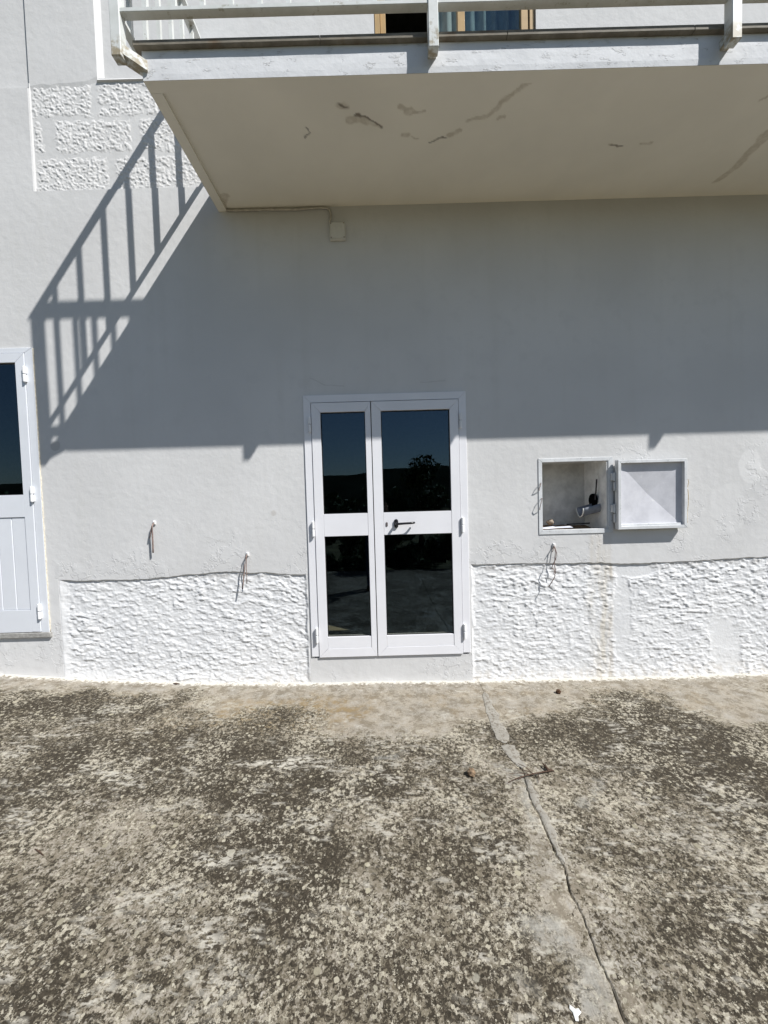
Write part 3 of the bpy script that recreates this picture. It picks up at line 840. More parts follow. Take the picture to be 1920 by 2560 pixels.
# face of the drip border follows on below
for k in range(len(xs) - 1):
    a, c_ = rows[0][k], rows[0][k + 1]
    g.quad((a[0], BY - .002, BZ0 - .0005), (c_[0], BY - .002, BZ0 - .0005), c_, a)
g.quad((BX0 - .001, 0, BZ0), (BX0 - .001, 0, BZ1), (BX0 - .001, BY - .002, BZ1), (BX0 - .001, BY - .002, BZ0))
g.quad((BX0, 0, BZ1), (BX1, 0, BZ1), (BX1, BY, BZ1), (BX0, BY, BZ1))
g.make('fascia', 'fascia_paint', bal, smooth=False)
g = G()
xx = BX0 - .035
while xx < BX1:
    x1 = min(xx + 1.02, BX1)
    g.box(xx + .001, x1 - .001, -1.004, -.6, BZ1 + .001, BZ1 + .030, .002)
    xx = x1
g.make('nosing', 'nosing_stone', bal)
g = G(); g.box(BX0 - .034, BX1, -.599, -.002, BZ1 + .001, BZ1 + .028)
g.make('balcony_floor', 'nosing_stone', bal)

rail = empty('balcony_railing', (2.0, -1.07, BZ1))
tag(rail, 'white metal railing of upright bars bracketed outside the balcony edge', 'railing')
RX, RY = -1.350, -1.036
PT = 5.125
hp = .0265
posts = [RX, .333, 1.940, 3.68, 5.35]
for i, px in enumerate(posts):
    g = G(); g.box(px - hp, px + hp, RY - hp, RY + hp, 3.903, PT - .021, .003)
    post = g.make('post', 'rail_paint', rail)
    if i == 0:   # the corner bracket runs diagonally back to the slab corner
        a = Vector((px + .012, RY + .012, 3.951)); e = Vector((BX0 + .02, BY + .01, 3.925))
        d = (e - a).normalized(); u = Vector((d.y, -d.x, 0)).normalized() * .028; v = Vector((0, 0, .026))
        g = G(); q8 = [a - u - v, a + u - v, a + u + v, a - u + v, e - u - v, e + u - v, e + u + v, e - u + v]
        g.add(q8, [(0, 1, 2, 3), (4, 7, 6, 5), (0, 4, 5, 1), (1, 5, 6, 2), (2, 6, 7, 3), (3, 7, 4, 0)])
    else:
        g = G(); g.box(px - hp + .003, px + hp - .003, RY + hp, BY + .004, 3.928, 3.976, .002)
    g.make('bracket', 'rail_paint', post)
for z0, z1, nm_ in ((4.128, 4.150, 'bottom_rail'), (PT - .020, PT + .002, 'top_rail')):
    ov = .021 if nm_ == 'bottom_rail' else .034
    g = G(); g.box(RX - ov, BX1, RY - ov, RY + ov, z0, z1, .002); g.make(nm_, 'rail_paint', rail)
    g = G(); g.box(RX - ov, RX + ov, RY + ov + .001, -.002, z0 + .0005, z1 - .0005, .002); g.make(nm_, 'rail_paint', rail)
hb = .0115
bmesh_proto = None
def baluster(x, y):
    global bmesh_proto
    if bmesh_proto is None:
        g = G(); g.box(x - hb, x + hb, y - hb, y + hb, 4.151, PT - .021)
        bmesh_proto = (g.make('baluster', 'rail_paint', rail), x, y)
    else:
        o = bmesh_proto[0].copy(); o.location = (x - bmesh_proto[1], y - bmesh_proto[2], 0); COL.objects.link(o)
for yb in (-.925, -.77, -.615, -.46, -.305, -.15):
    baluster(RX, yb)
for i in range(len(posts) - 1):
    n = max(1, round((posts[i + 1] - posts[i]) / .15))
    for k in range(1, n):
        baluster(posts[i] + (posts[i + 1] - posts[i]) * k / n, RY)

# ------------------------------------------------------------------ doors
def miter(g, x0, x1, z0, z1, wl, wr, wt, wb, side, y0, y1, bev=.0012, gap=.0006):
    """one member of a mitred frame"""
    if side == 'l': poly = [(x0, z0), (x0 + wl, z0 + wb), (x0 + wl, z1 - wt), (x0, z1)]
    if side == 'r': poly = [(x1, z0), (x1, z1), (x1 - wr, z1 - wt), (x1 - wr, z0 + wb)]
    if side == 't': poly = [(x0, z1), (x0 + wl, z1 - wt), (x1 - wr, z1 - wt), (x1, z1)]
    if side == 'b': poly = [(x0, z0), (x1, z0), (x1 - wr, z0 + wb), (x0 + wl, z0 + wb)]
    cxm = sum(a for a, _ in poly) / 4; czm = sum(a for _, a in poly) / 4
    poly = [(a - gap * np.sign(a - cxm), c_ - gap * np.sign(c_ - czm)) for a, c_ in poly]
    g.prism(poly, y0, y1, bev)

def hinge(parent, x, z, mat='white_hinge', y=-.026):
    g = G()
    for a, e in ((z - .063, z - .0025), (z + .0025, z + .063)):
        g.tube([(x, y, a), (x, y, a + .004), (x, y, e - .004), (x, y, e)], [.0095, .0115, .0115, .0095], 12)
        g.box(x - .010, x + .010, y + .002, -.0105, a + .004, e - .004, .001)
    h = g.make('hinge', mat, parent)
    return h

def pane(parent, x0, x1, z0, z1, y, mat='door_glass'):
    g = G(); g.box(x0 - .008, x1 + .008, y, y + .006, z0 - .008, z1 + .008)
    pn = g.make('pane', mat, parent)
    g = G()
    t = .006
    for bx in ((x0 - .001, x1 + .001, z0 - .001, z0 + t), (x0 - .001, x1 + .001, z1 - t, z1 + .001), (x0 - .001, x0 + t, z0 + t, z1 - t), (x1 - t, x1 + .001, z0 + t, z1 - t)):
        g.box(bx[0], bx[1], y - .004, y - .0005, bx[2], bx[3])
    g.make('gasket', 'gasket', parent)
    return pn

dd = empty('double_door', (.03, 0, DD[2]))
tag(dd, 'white double door with four dark glass panes under the balcony', 'door')
g = G()
fw = .060
x0, x1, z0, z1 = DD
g.prism([(x0, z0), (x0 + fw, z0), (x0 + fw, z1 - fw), (x0, z1)], -.010, .05, .0015)
g.prism([(x1, z0), (x1, z1), (x1 - fw, z1 - fw), (x1 - fw, z0)], -.010, .05, .0015)
g.prism([(x0 + .0008, z1), (x0 + fw, z1 - fw + .0008), (x1 - fw, z1 - fw + .0008), (x1 - .0008, z1)], -.010, .05, .0015)
# rebate the leaves close against
g.box(x0 + fw - .002, x0 + fw + .02, .048, .062, z0, z1 - fw); g.box(x1 - fw - .02, x1 - fw + .002, .048, .062, z0, z1 - fw); g.box(x0 + fw, x1 - fw, .048, .062, z1 - fw - .02, z1 - fw + .002)
g.make('door_frame', 'white_aluminium', dd)

def glazed_leaf(root, x0, x1, z0, z1, sl, sr, hinge_x, hz, mat, zs):
    """zs: (lower pane bottom, lower pane top, upper pane bottom, upper pane top)"""
    leaf = empty('door_leaf', (0, 0, 0)); leaf.parent = root
    ORG[leaf.name] = ORG[root.name]
    yf, yb = -.016, .042
    wb = .074; wt = z1 - zs[3]
    for sd_ in 'lrtb':
        g = G(); miter(g, x0, x1, z0, z1, sl, sr, wt, wb, sd_, yf, yb)
        g.make('stile' if sd_ in 'lr' else 'rail', mat, leaf)
    g = G(); g.prism([(x0 + sl + .001, zs[1]), (x1 - sr - .001, zs[1]), (x1 - sr - .001, zs[2]), (x0 + sl + .001, zs[2])], yf + .0015, yb, .001); g.make('middle_rail', mat, leaf)
    g = G(); g.prism([(x0 + sl + .001, z0 + wb + .001), (x1 - sr - .001, z0 + wb + .001), (x1 - sr - .001, zs[0]), (x0 + sl + .001, zs[0])], yf + .003, yb, .001); g.make('kick_panel', mat, leaf)
    pane(leaf, x0 + sl, x1 - sr, zs[0], zs[1], .006); pane(leaf, x0 + sl, x1 - sr, zs[2], zs[3], .006)
    for h in hz: hinge(leaf, hinge_x, h)
    return leaf
ZS = (.366, 1.213, 1.398, 2.232)
hz = (2.135, 1.278, .388)
lf = glazed_leaf(dd, -.574, -.0885, .196, 2.310, .074, .046, -.588, hz, 'white_aluminium', ZS)
rf = glazed_leaf(dd, -.0825, .632, .196, 2.310, .078, .074, .646, hz, 'white_aluminium', ZS)
# dark meeting gap closer behind the two leaves
g = G(); g.box(-.115, -.055, .044, .056, .196, 2.31); g.make('astragal', 'gasket', lf)
# lever handle
g = G()
zc, xc = 1.305, .098
ring = [(xc + .0165 * math.cos(a), zc + (.0205 if math.sin(a) > 0 else -.0205) + .0165 * math.sin(a)) for a in [2 * math.pi * k / 24 + .001 for k in range(24)]]
g.prism(ring, -.029, -.0155, .002)
g.make('handle_plate', 'black_plastic', rf)
g = G()
pts = [(xc, -.028, zc), (xc, -.058, zc), (xc + .006, -.068, zc), (xc + .02, -.072, zc), (xc + .06, -.072, zc + .002), (xc + .118, -.072, zc + .004), (xc + .134, -.069, zc + .005), (xc + .143, -.060, zc + .005), (xc + .147, -.048, zc + .005), (xc + .148, -.038, zc + .005)]
g.tube(pts, [.0105, .0105, .0105, .010, .0092, .0092, .0092, .0090, .0088, .0078], 12)
g.make('handle', 'black_plastic', rf, smooth=True)
g = G()
ring = [(.020 + .0085 * math.cos(a), 1.300 + (.010 if math.sin(a) > 0 else -.010) + .0085 * math.sin(a)) for a in [2 * math.pi * k / 20 + .001 for k in range(20)]]
g.prism(ring, -.0185, -.0150, .001); g.make('lock_cylinder', 'keyhole', rf)

# side door at the left edge
sdoor = empty('side_door', (-3.37, 0, DL[2]))
tag(sdoor, 'white side door with one dark pane above grooved panel, cut by left edge', 'door')
g = G(); x0, x1, z0, z1 = DL; fw = .062
g.prism([(x0, z0), (x0 + fw, z0), (x0 + fw, z1 - .04), (x0, z1)], -.010, .05, .0015)
g.prism([(x1, z0), (x1, z1), (x1 - fw, z1 - .04), (x1 - fw, z0)], -.010, .05, .0015)
g.prism([(x0 + .0008, z1), (x0 + fw, z1 - .0392), (x1 - fw, z1 - .0392), (x1 - .0008, z1)], -.010, .05, .0015)
g.box(x1 - fw - .02, x1 - fw + .002, .048, .062, z0, z1 - .04); g.box(x0 + fw - .002, x0 + fw + .02, .048, .062, z0, z1 - .04); g.box(x0 + fw, x1 - fw, .048, .062, z1 - .06, z1 - .038)
g.make('door_frame', 'side_door_aluminium', sdoor)
leaf = empty('door_leaf', (0, 0, 0)); leaf.parent = sdoor; ORG[leaf.name] = ORG[sdoor.name]
lx0, lx1, lz0, lz1 = -3.856, -2.8935, .481, 2.779
for sd_ in 'lrtb':
    g = G(); miter(g, lx0, lx1, lz0, lz1, .075, .075, .075, .003, sd_, -.016, .042)
    if sd_ != 'b': g.make('stile' if sd_ in 'lr' else 'rail', 'side_door_aluminium', leaf)
g = G(); g.prism([(lx0 + .076, 1.444), (lx1 - .076, 1.444), (lx1 - .076, 1.628), (lx0 + .076, 1.628)], -.0145, .042, .001); g.make('middle_rail', 'side_door_aluminium', leaf)
g = G(); g.prism([(lx0 + .076, lz0), (lx1 - .076, lz0), (lx1 - .076, .668), (lx0 + .076, .668)], -.0145, .042, .001); g.make('kick_panel', 'side_door_aluminium', leaf)
pw = .1165; xr = lx1 - .076
k = 0
while xr - pw * k > lx0 + .08:
    a = max(lx0 + .076, xr - pw * (k + 1)); e = xr - pw * k
    g = G(); g.prism([(a + .0015, .670), (e - .0015, .670), (e - .0015, 1.442), (a + .0015, 1.442)], -.008, .03, .004); g.make('plank', 'side_door_aluminium', leaf); k += 1
g = G(); g.box(lx0 + .07, lx1 - .07, .0, .028, .66, 1.45); g.make('backing_panel', 'side_door_aluminium', leaf)
pane(leaf, lx0 + .075, lx1 - .075, 1.628, lz1 - .075, .006)
for h in (2.605, 1.63, .655): hinge(leaf, -2.888, h)
rs = random.Random(5)
g = G(); pts = [(-2.8255 + rs.uniform(-.0012, .0012), -.004 + rs.uniform(-.001, .001), .48 + .02 * k_) for k_ in range(118)]
g.tube(pts, [.0042 + rs.uniform(-.0012, .0012) for _ in pts], 6); g.make('sealant_bead', 'sealant', sdoor, smooth=True)
g = G(); g.box(-3.95, -2.812, -.022, .05, .434, .4755, .004)
g.make('door_sill', 'sill_stone', sdoor)

# ------------------------------------------------------------------ french window over the balcony
fwn = empty('french_window', (.68, .1, 4.07))
tag(fwn, 'brown gold aluminium french window seen through the balcony railing, left leaf open', 'window')
g = G()
for bx in ((.035, .075, .06, .15), (1.285, 1.325, .06, .15)):
    g.box(bx[0], bx[1], bx[2], bx[3], 4.075, 6.40, .003)
g.box(.0755, 1.2845, .06, .15, 6.36, 6.40, .003)
g.make('window_frame', 'gold_aluminium', fwn)
lf2 = empty('window_leaf', (0, 0, 0)); lf2.parent = fwn; ORG[lf2.name] = ORG[fwn.name]
g = G(); g.box(.705, .765, .07, .12, 4.09, 6.35, .003); g.box(1.22, 1.28, .07, .12, 4.09, 6.35, .003); g.box(.766, 1.219, .07, .12, 6.27, 6.35, .003); g.box(.766, 1.219, .07, .12, 4.09, 4.22, .003)
g.make('leaf_frame', 'gold_aluminium', lf2)
g = G(); g.box(.76, 1.225, .092, .098, 4.2, 6.28); g.make('pane', 'window_glass', lf2)
# left leaf swung inwards
lo = empty('window_leaf', (0, 0, 0)); lo.parent = fwn; ORG[lo.name] = ORG[fwn.name]
g = G(); g.box(.08, .125, .125, .185, 4.09, 6.35, .003); g.box(.08, .125, .66, .72, 4.09, 6.35, .003); g.box(.08, .125, .186, .659, 6.27, 6.35, .003); g.box(.08, .125, .186, .659, 4.09, 4.22, .003)
g.make('leaf_frame', 'gold_aluminium', lo)
g = G(); g.box(.099, .105, .18, .665, 4.2, 6.28); g.make('pane', 'window_glass', lo)
cur = []
n = 60
for i in range(n + 1):
    t = i / n
    xx = .58 + .72 * t
    yy = .26 + .022 * math.sin(t * 44) + .01 * math.sin(t * 17 + 1)
    cur.append((xx, yy))
V = []
for (xx, yy) in cur:
    V += [(xx, yy, 4.10), (xx, yy, 6.35)]
Fc = [(2 * i, 2 * i + 2, 2 * i + 3, 2 * i + 1) for i in range(n)]
V2 = V + [(a, c_ + .003, e) for a, c_, e in V]
off_ = len(V)
Fc2 = Fc + [tuple(j + off_ for j in f[::-1]) for f in Fc]
ct = mk('curtain', V2, Fc2, 'curtain', origin=(.94, .26, 4.10), smooth=True)
tag(ct, 'pale grey green curtain hanging behind the french window', 'curtain')

# ------------------------------------------------------------------ meter cabinet
cab = empty('meter_cabinet', (1.6, 0, 1.177))
tag(cab, 'small white metal wall cabinet right of the double door, hatch swung open', 'cabinet')
nx0, nx1, nz0, nz1 = NI
g = G()
g.quad((nx0, .369, nz0 - .02), (nx1 + .04, .369, nz0 - .02), (nx1 + .04, .369, nz1 + .01), (nx0, .369, nz1 + .01))
g.quad((nx0, 0, nz0 - .02), (nx0, .37, nz0 - .02), (nx0, .37, nz1 + .01), (nx0, 0, nz1 + .01))
g.quad((nx0, 0, nz1 + .009), (nx0, .37, nz1 + .009), (nx1 + .04, .37, nz1 + .009), (nx1 + .04, 0, nz1 + .009))
g.quad((nx0, 0, nz0 - .019), (nx1 + .04, 0, nz0 - .019), (nx1 + .04, .37, nz0 - .019), (nx0, .37, nz0 - .019))
g.make('niche', 'niche_plaster', cab)
# right cheek of the niche, rough, with a shallow chase; paler colour stands for bounced light
Yc, Zc = np.meshgrid(np.linspace(0, .37, 40), np.linspace(nz0 - .02, nz1 + .01, 60), indexing='ij')
Xc = nx1 + .012 - .008 * fbm(Yc * 14, Zc * 14, 611, 3) + .018 * np.exp(-((Yc - .16) / .016) ** 2) * sstep(Zc, 1.43, 1.47)
id_ = np.arange(Yc.size).reshape(Yc.shape)
Fq = np.stack([id_[:-1, :-1], id_[:-1, 1:], id_[1:, 1:], id_[1:, :-1]], -1).reshape(-1, 4)
mk('niche_cheek', np.stack([Xc, Yc, Zc], -1).reshape(-1, 3), Fq.tolist(), 'niche_side', cab, smooth=True)
# steel frame round the opening
g = G(); t = .030
ox0, ox1, oz0, oz1 = 1.284, 1.902, 1.178, 1.806
g.prism([(ox0, oz0), (nx0 + .001, nz0 + .001), (nx0 + .001, nz1 - .001), (ox0, oz1)], -.006, .03, .0015)
g.prism([(ox1, oz0), (ox1, oz1), (nx1 + .012, nz1 - .001), (nx1 + .012, nz0 + .001)], -.006, .03, .0015)
g.prism([(ox0 + .001, oz1), (nx0 + .001, nz1), (nx1 + .012, nz1), (ox1 - .001, oz1)], -.0065, .03, .0015)
g.prism([(ox0 + .001, oz0), (ox1 - .001, oz0), (nx1 + .012, nz0), (nx0 + .001, nz0)], -.0065, .03, .0015)
g.make('cabinet_frame', 'cabinet_paint', cab)
# hatch door, folded right back against the wall
cx0, cx1, cz0, cz1 = 1.906, 2.470, 1.207, 1.772
yf, yr = -.066, -.022
hd = empty('hatch_door', (0, 0, 0)); hd.parent = cab; ORG[hd.name] = ORG[cab.name]
t = .026
for a in 'lrtb':
    g = G(); miter(g, cx0, cx1, cz0, cz1, t, t, t, t, a, yf, yr, .002, .0004); g.make('hatch_frame', 'cabinet_paint', hd)
ix0, ix1, iz0, iz1 = cx0 + t - .004, cx1 - t + .004, cz0 + t - .004, cz1 - t + .004
ax, az = (ix0 + ix1) / 2, (iz0 + iz1) / 2
yp, ya = -.038, -.004
q5 = [(ix0, yp, iz0), (ix1, yp, iz0), (ix1, yp, iz1), (ix0, yp, iz1), (ax, ya, az)]
q10 = q5 + [(a, c_ + .0015, e) for a, c_, e in q5]
mk('hatch_sheet', q10, [(0, 1, 4), (1, 2, 4), (2, 3, 4), (3, 0, 4), (6, 5, 9), (7, 6, 9), (8, 7, 9), (5, 8, 9)], 'cabinet_sheet', hd)
# inner lip along the foot of the sheet
g = G(); g.box(ix0 + .006, ix1 - .02, -.052, -.031, iz0 + .002, iz0 + .020, .002); g.make('inner_lip', 'cabinet_paint', hd)
for zc in (1.60, 1.34):
    g = G()
    for a, e in ((zc - .075, zc - .004), (zc + .004, zc + .075)):
        g.tube([(1.898, -.030, a), (1.898, -.030, e)], .0085, 10)
    g.box(1.880, 1.8985, -.030, -.0068, zc + .01, zc + .07, .001)
    g.box(1.8985, 1.9055, -.030, -.026, zc - .07, zc - .01, .001)
    g.make('hinge', 'cabinet_paint', hd)

# broken conduit and what lies in the niche
g = G()
pc_ = Vector((1.835, .13, 1.425)); n = 14
ax1 = Vector((-.80, .10, -.22)).normalized(); u = ax1.cross(Vector((0, 0, 1))).normalized(); v = u.cross(ax1)
V = []; Fc = []
for i in range(7):
    t = i / 6
    for k in range(n):
        a = math.pi * (1.02 + .96 * k / (n - 1))
        rr = .082
        for r_ in (rr, rr - .006):
            V.append(pc_ + ax1 * (.16 * t * (1 - .25 * abs(k / (n - 1) - .5))) + u * math.cos(a) * r_ + v * math.sin(a) * r_)
for i in range(6):
    for k in range(n - 1):
        a = (i * n + k) * 2; c_ = ((i + 1) * n + k) * 2
        Fc += [(a, c_, c_ + 2, a + 2), (a + 1, a + 3, c_ + 3, c_ + 1)]
for k in range(n - 1):
    c_ = (6 * n + k) * 2; Fc.append((c_, c_ + 1, c_ + 3, c_ + 2))
for i in range(6):
    for kk in (0, n - 1):
        a = (i * n + kk) * 2; c_ = ((i + 1) * n + kk) * 2; Fc.append((a, a + 1, c_ + 1, c_))
cdt = empty('broken_conduit', tuple(pc_))
tag(cdt, 'broken half pipe sticking out of the cheek inside the open wall cabinet', 'pipe')
mk('half_pipe', V, Fc, 'conduit_grey', cdt, smooth=True)
g = G()
rim = [pc_ + ax1 * (.162 * (1 - .25 * abs(k / (n - 1) - .5))) + u * math.cos(math.pi * (1.02 + .96 * k / (n - 1))) * .079 + v * math.sin(math.pi * (1.02 + .96 * k / (n - 1))) * .079 for k in range(n)]
g.tube(rim, .005, 6); g.make('torn_rim', 'conduit_edge', cdt, smooth=True)
g = G()
hole = [(1.838, .20 + .060 * math.cos(a), 1.445 + .06 * math.sin(a)) for a in [2 * math.pi * k / 20 for k in range(20)]]
g.add(hole + [(1.856, y_, z_) for _, y_, z_ in hole], [tuple(range(20))] + [(k, (k + 1) % 20, 20 + (k + 1) % 20, 20 + k) for k in range(20)])
g.make('conduit_mouth', 'void_black', cdt)  # flat black disc, the dark inside of the open mouth put in as colour
g = G(); g.tube([(1.828, .135, 1.45), (1.834, .130, 1.54), (1.838, .125, 1.63)], .006, 6)
tag(g.make('black_cable', 'dark_wire', origin=(1.835, .13, 1.45)), 'short black cable rising from the pipe inside the open wall cabinet', 'cable')
g = G()
Xd, Yd = np.meshgrid(np.linspace(nx0 + .005, nx1 - .002, 30), np.linspace(.01, .36, 22), indexing='ij')
Zd = nz0 - .018 + .022 * fbm(Xd * 9, Yd * 9, 633, 4) + .03 * sstep(Yd, .2, .36) * fbm(Xd * 5, Yd * 5 + 8, 640, 2)
id_ = np.arange(Xd.size).reshape(Xd.shape)
Fq = np.stack([id_[:-1, :-1], id_[1:, :-1], id_[1:, 1:], id_[:-1, 1:]], -1).reshape(-1, 4)
mk('rubble_floor', np.stack([Xd, Yd, Zd], -1).reshape(-1, 3), Fq.tolist(), 'debris_brown', cab, smooth=True)
def lump(name, c, r, mat, seed, squash=(1, 1, 1), sub=2):
    m_ = bmesh.new(); bmesh.ops.create_icosphere(m_, subdivisions=sub, radius=1)
    rr = random.Random(seed)
    ph = [rr.uniform(0, 6) for _ in range(6)]
    vs_ = []
    m_.verts.index_update()
    for v_ in m_.verts:
        k_ = 1 + .16 * math.sin(3.1 * v_.co.x + ph[0]) * math.sin(2.7 * v_.co.y + ph[1]) + .10 * math.sin(5.3 * v_.co.z + ph[2] + 2 * v_.co.x)
        vs_.append(tuple(Vector(c) + Vector((v_.co.x * squash[0], v_.co.y * squash[1], v_.co.z * squash[2])) * r * k_))
    fs_ = [[v_.index for v_ in f.verts] for f in m_.faces]
    m_.free()
    return mk(name, vs_, fs_, mat, origin=(c[0], c[1], c[2] - r * squash[2]), smooth=True)
tag(lump('stone', (1.50, .27, 1.258), .034, 'stone_lump', 3, (1, 1, .8)), 'round brown stone lying at the back of the open wall cabinet', 'stone')
g = G()
for (a, e, r_, zz) in ((1.40, .06, .3, 1.222), (1.51, .07, -.2, 1.2235)):
    V = []
    for (dx, dy, dz) in ((-.075, -.045, .0), (.075, -.045, .004), (.075, .05, .010), (-.075, .05, .002)):
        V.append((a + dx * math.cos(r_) - dy * math.sin(r_), e + dx * math.sin(r_) + dy * math.cos(r_), zz + dz))
    V2 = V + [(q_[0], q_[1], q_[2] + .0012) for q_ in V]
    o = mk('paper_sheet', V2, [(3, 2, 1, 0), (4, 5, 6, 7), (0, 1, 5, 4), (1, 2, 6, 5), (2, 3, 7, 6), (3, 0, 4, 7)], 'paper', origin=(a, e, zz))
    tag(o, 'bluish white paper at the left front of the open wall cabinet floor' if a < 1.45 else 'bluish white paper lying nearer the middle of the open wall cabinet floor', 'paper')
g = G(); g.tube([(1.62, .22, 1.238), (1.70, .20, 1.243), (1.79, .15, 1.250)], .006, 6)
tag(g.make('black_stick', 'dark_wire', origin=(1.70, .2, 1.238)), 'thin black stick on the rubble inside the open wall cabinet', 'stick')
# wire loops at the left of the cabinet, twine at the right of the hatch
g = G()
g.tube([(1.300, -.006, 1.60), (1.294, -.030, 1.605), (1.285, -.040, 1.585), (1.280, -.026, 1.560), (1.288, -.008, 1.545)], .0032, 6)
tag(g.make('wire_loop', 'old_wire', origin=(1.29, -.006, 1.57)), 'upper of two wire loops on the left edge of the wall cabinet', 'wire', 'wire loops on the cabinet')
g = G()
g.tube([(1.303, -.006, 1.475), (1.300, -.034, 1.478), (1.288, -.042, 1.44), (1.282, -.03, 1.40), (1.290, -.012, 1.385)], .0032, 6)
tag(g.make('wire_loop', 'old_wire', origin=(1.29, -.006, 1.43)), 'lower of two wire loops on the left edge of the wall cabinet', 'wire', 'wire loops on the cabinet')
g = G()
g.tube([(2.472, -.05, 1.585), (2.482, -.055, 1.60), (2.492, -.05, 1.58), (2.484, -.048, 1.54), (2.476, -.05, 1.53), (2.488, -.047, 1.515), (2.494, -.045, 1.47), (2.495, -.042, 1.40), (2.490, -.04, 1.34), (2.488, -.04, 1.27), (2.492, -.038, 1.245)], .0028, 6)
tag(g.make('twine', 'twine', origin=(2.485, -.045, 1.585)), 'beige twine dangling from the right edge of the open hatch', 'twine')

# ------------------------------------------------------------------ junction box and cable under the balcony
jb = empty('junction_box', (-.308, 0, 3.60))
tag(jb, 'small square junction box high on the shaded wall under the balcony', 'box')
g = G(); g.box(-.372, -.246, -.030, .0, 3.600, 3.735, .004); g.make('box_body', 'box_plastic', jb)
g = G(); g.box(-.366, -.252, -.034, -.0302, 3.606, 3.729, .003); g.make('box_lid', 'box_plastic', jb)
for (a, e) in ((-.257, 3.612), (-.257, 3.722), (-.361, 3.612), (-.361, 3.722)):
    g = G(); g.tube([(a, -.0335, e), (a, -.0355, e)], .004, 8); g.make('screw', 'rust_screw', jb)
g = G()
cp = [(-1.20, -.012, 3.862), (-1.12, -.010, 3.860), (-1.0, -.012, 3.858), (-.88, -.010, 3.860), (-.78, -.012, 3.856), (-.66, -.010, 3.853), (-.54, -.011, 3.858), (-.44, -.010, 3.862), (-.39, -.011, 3.858), (-.368, -.012, 3.838), (-.360, -.013, 3.80), (-.362, -.014, 3.765), (-.372, -.018, 3.748), (-.366, -.020, 3.735)]
g.tube(cp, .0075, 8)
tag(g.make('wall_cable', 'painted_cable', origin=(-.8, -.01, 3.85), smooth=True), 'painted over cable running along the balcony corner to the junction box', 'cable')

# ------------------------------------------------------------------ wire stubs in the wall
def stub(name, label, x, z, wires, mat):
    r = empty(name, (x, 0, z))
    tag(r, label, 'wire stub', 'wire stubs sticking out of the wall')
    o = G()
    o.prism([(x - .011, z - .016), (x + .012, z - .014), (x + .014, z + .013), (x - .006, z + .017)], -.014, .002, .004)
    o.make('plaster_plug', 'plaster_plug', r)
    for wpts, rad in wires:
        g = G(); g.tube(wpts, rad, 7); g.make('wire', mat, r, smooth=True)
stub('wire_stub', 'dark wire stub hanging on the wall nearest the side door', -1.908, 1.366,
     [([(-1.908, -.010, 1.366), (-1.908, -.030, 1.350), (-1.911, -.034, 1.30), (-1.912, -.032, 1.22), (-1.914, -.03, 1.16), (-1.916, -.028, 1.12)], .0062),
      ([(-1.908, -.010, 1.362), (-1.916, -.028, 1.34), (-1.925, -.03, 1.29), (-1.938, -.026, 1.24)], .0042)], 'old_wire')
stub('wire_stub', 'thin wire stub just left of the double door, reaching over the plinth', -1.146, 1.083,
     [([(-1.146, -.010, 1.083), (-1.150, -.034, 1.062), (-1.158, -.040, 1.00), (-1.168, -.042, .92), (-1.178, -.044, .84), (-1.184, -.046, .80)], .0048),
      ([(-1.146, -.010, 1.078), (-1.148, -.026, 1.05), (-1.152, -.030, .96), (-1.150, -.030, .90), (-1.153, -.030, .84)], .0032)], 'old_wire')
stub('wire_stub', 'crooked wire stub on the wall below the open cabinet', 1.403, 1.086,
     [([(1.403, -.010, 1.086), (1.403, -.034, 1.066), (1.410, -.045, 1.03), (1.400, -.05, .98), (1.372, -.055, .93), (1.366, -.055, .905), (1.384, -.06, .89), (1.380, -.06, .86), (1.388, -.06, .845), (1.384, -.06, .83), (1.362, -.058, .79), (1.352, -.056, .775), (1.340, -.05, .75)], .0036),
      ([(1.404, -.010, 1.082), (1.411, -.022, 1.04), (1.404, -.025, .98), (1.400, -.024, .93), (1.406, -.03, .88), (1.404, -.03, .85)], .0030),
      ([(1.403, -.012, 1.078), (1.392, -.03, 1.06), (1.378, -.036, 1.035)], .0032)], 'old_wire')

# ------------------------------------------------------------------ litter on the yard
def zg(x, y): return float(gz(x, y)) + 0.010 * (float(fbm(np.array([x * 1.3 + 40]), np.array([y * 1.3 + 40]), 21, 3)[0]) - .5)
def cone(x, y, r, label, mat):
    z0 = zg(x, y) + r * .8
    root = empty('cypress_cone', (x, y, z0 - r * .8))
    tag(root, label, 'cone', 'cones lying on the yard')
    m_ = bmesh.new(); bmesh.ops.create_icosphere(m_, subdivisions=2, radius=r * .86)
    m_.verts.index_update()
    V = [tuple(v_.co + Vector((x, y, z0))) for v_ in m_.verts]; Fc = [[v_.index for v_ in f.verts] for f in m_.faces]; m_.free()
    mk('cone_core', V, Fc, mat, root, smooth=True)
    for k in range(14):
        t = math.acos(1 - 2 * (k + .5) / 14); a = k * 2.399
        d = Vector((math.sin(t) * math.cos(a), math.sin(t) * math.sin(a), math.cos(t)))
        u = d.orthogonal().normalized(); v_ = d.cross(u)
        c_ = Vector((x, y, z0)) + d * r * .82
        ring = [c_ + (u * math.cos(2 * math.pi * j / 5) + v_ * math.sin(2 * math.pi * j / 5)) * r * .42 for j in range(5)]
        V = [tuple(q_) for q_ in ring] + [tuple(c_ + d * r * .24)]
        mk('cone_scale', V, [(j, (j + 1) % 5, 5) for j in range(5)], mat, root)
cone(1.329, -.230, .020, 'dark brown cone on the pale concrete near the wall below the cabinet', 'cone_scale')
cone(.452, -1.082, .024, 'rusty brown cone on the concrete to the left of the twig', 'debris_brown')
tw = empty('twig', (.80, -1.09, zg(.8, -1.09)))
tag(tw, 'dry forked twig lying across the cracked concrete joint', 'twig')
def gp(x, y, h): return (x, y, zg(x, y) + h)
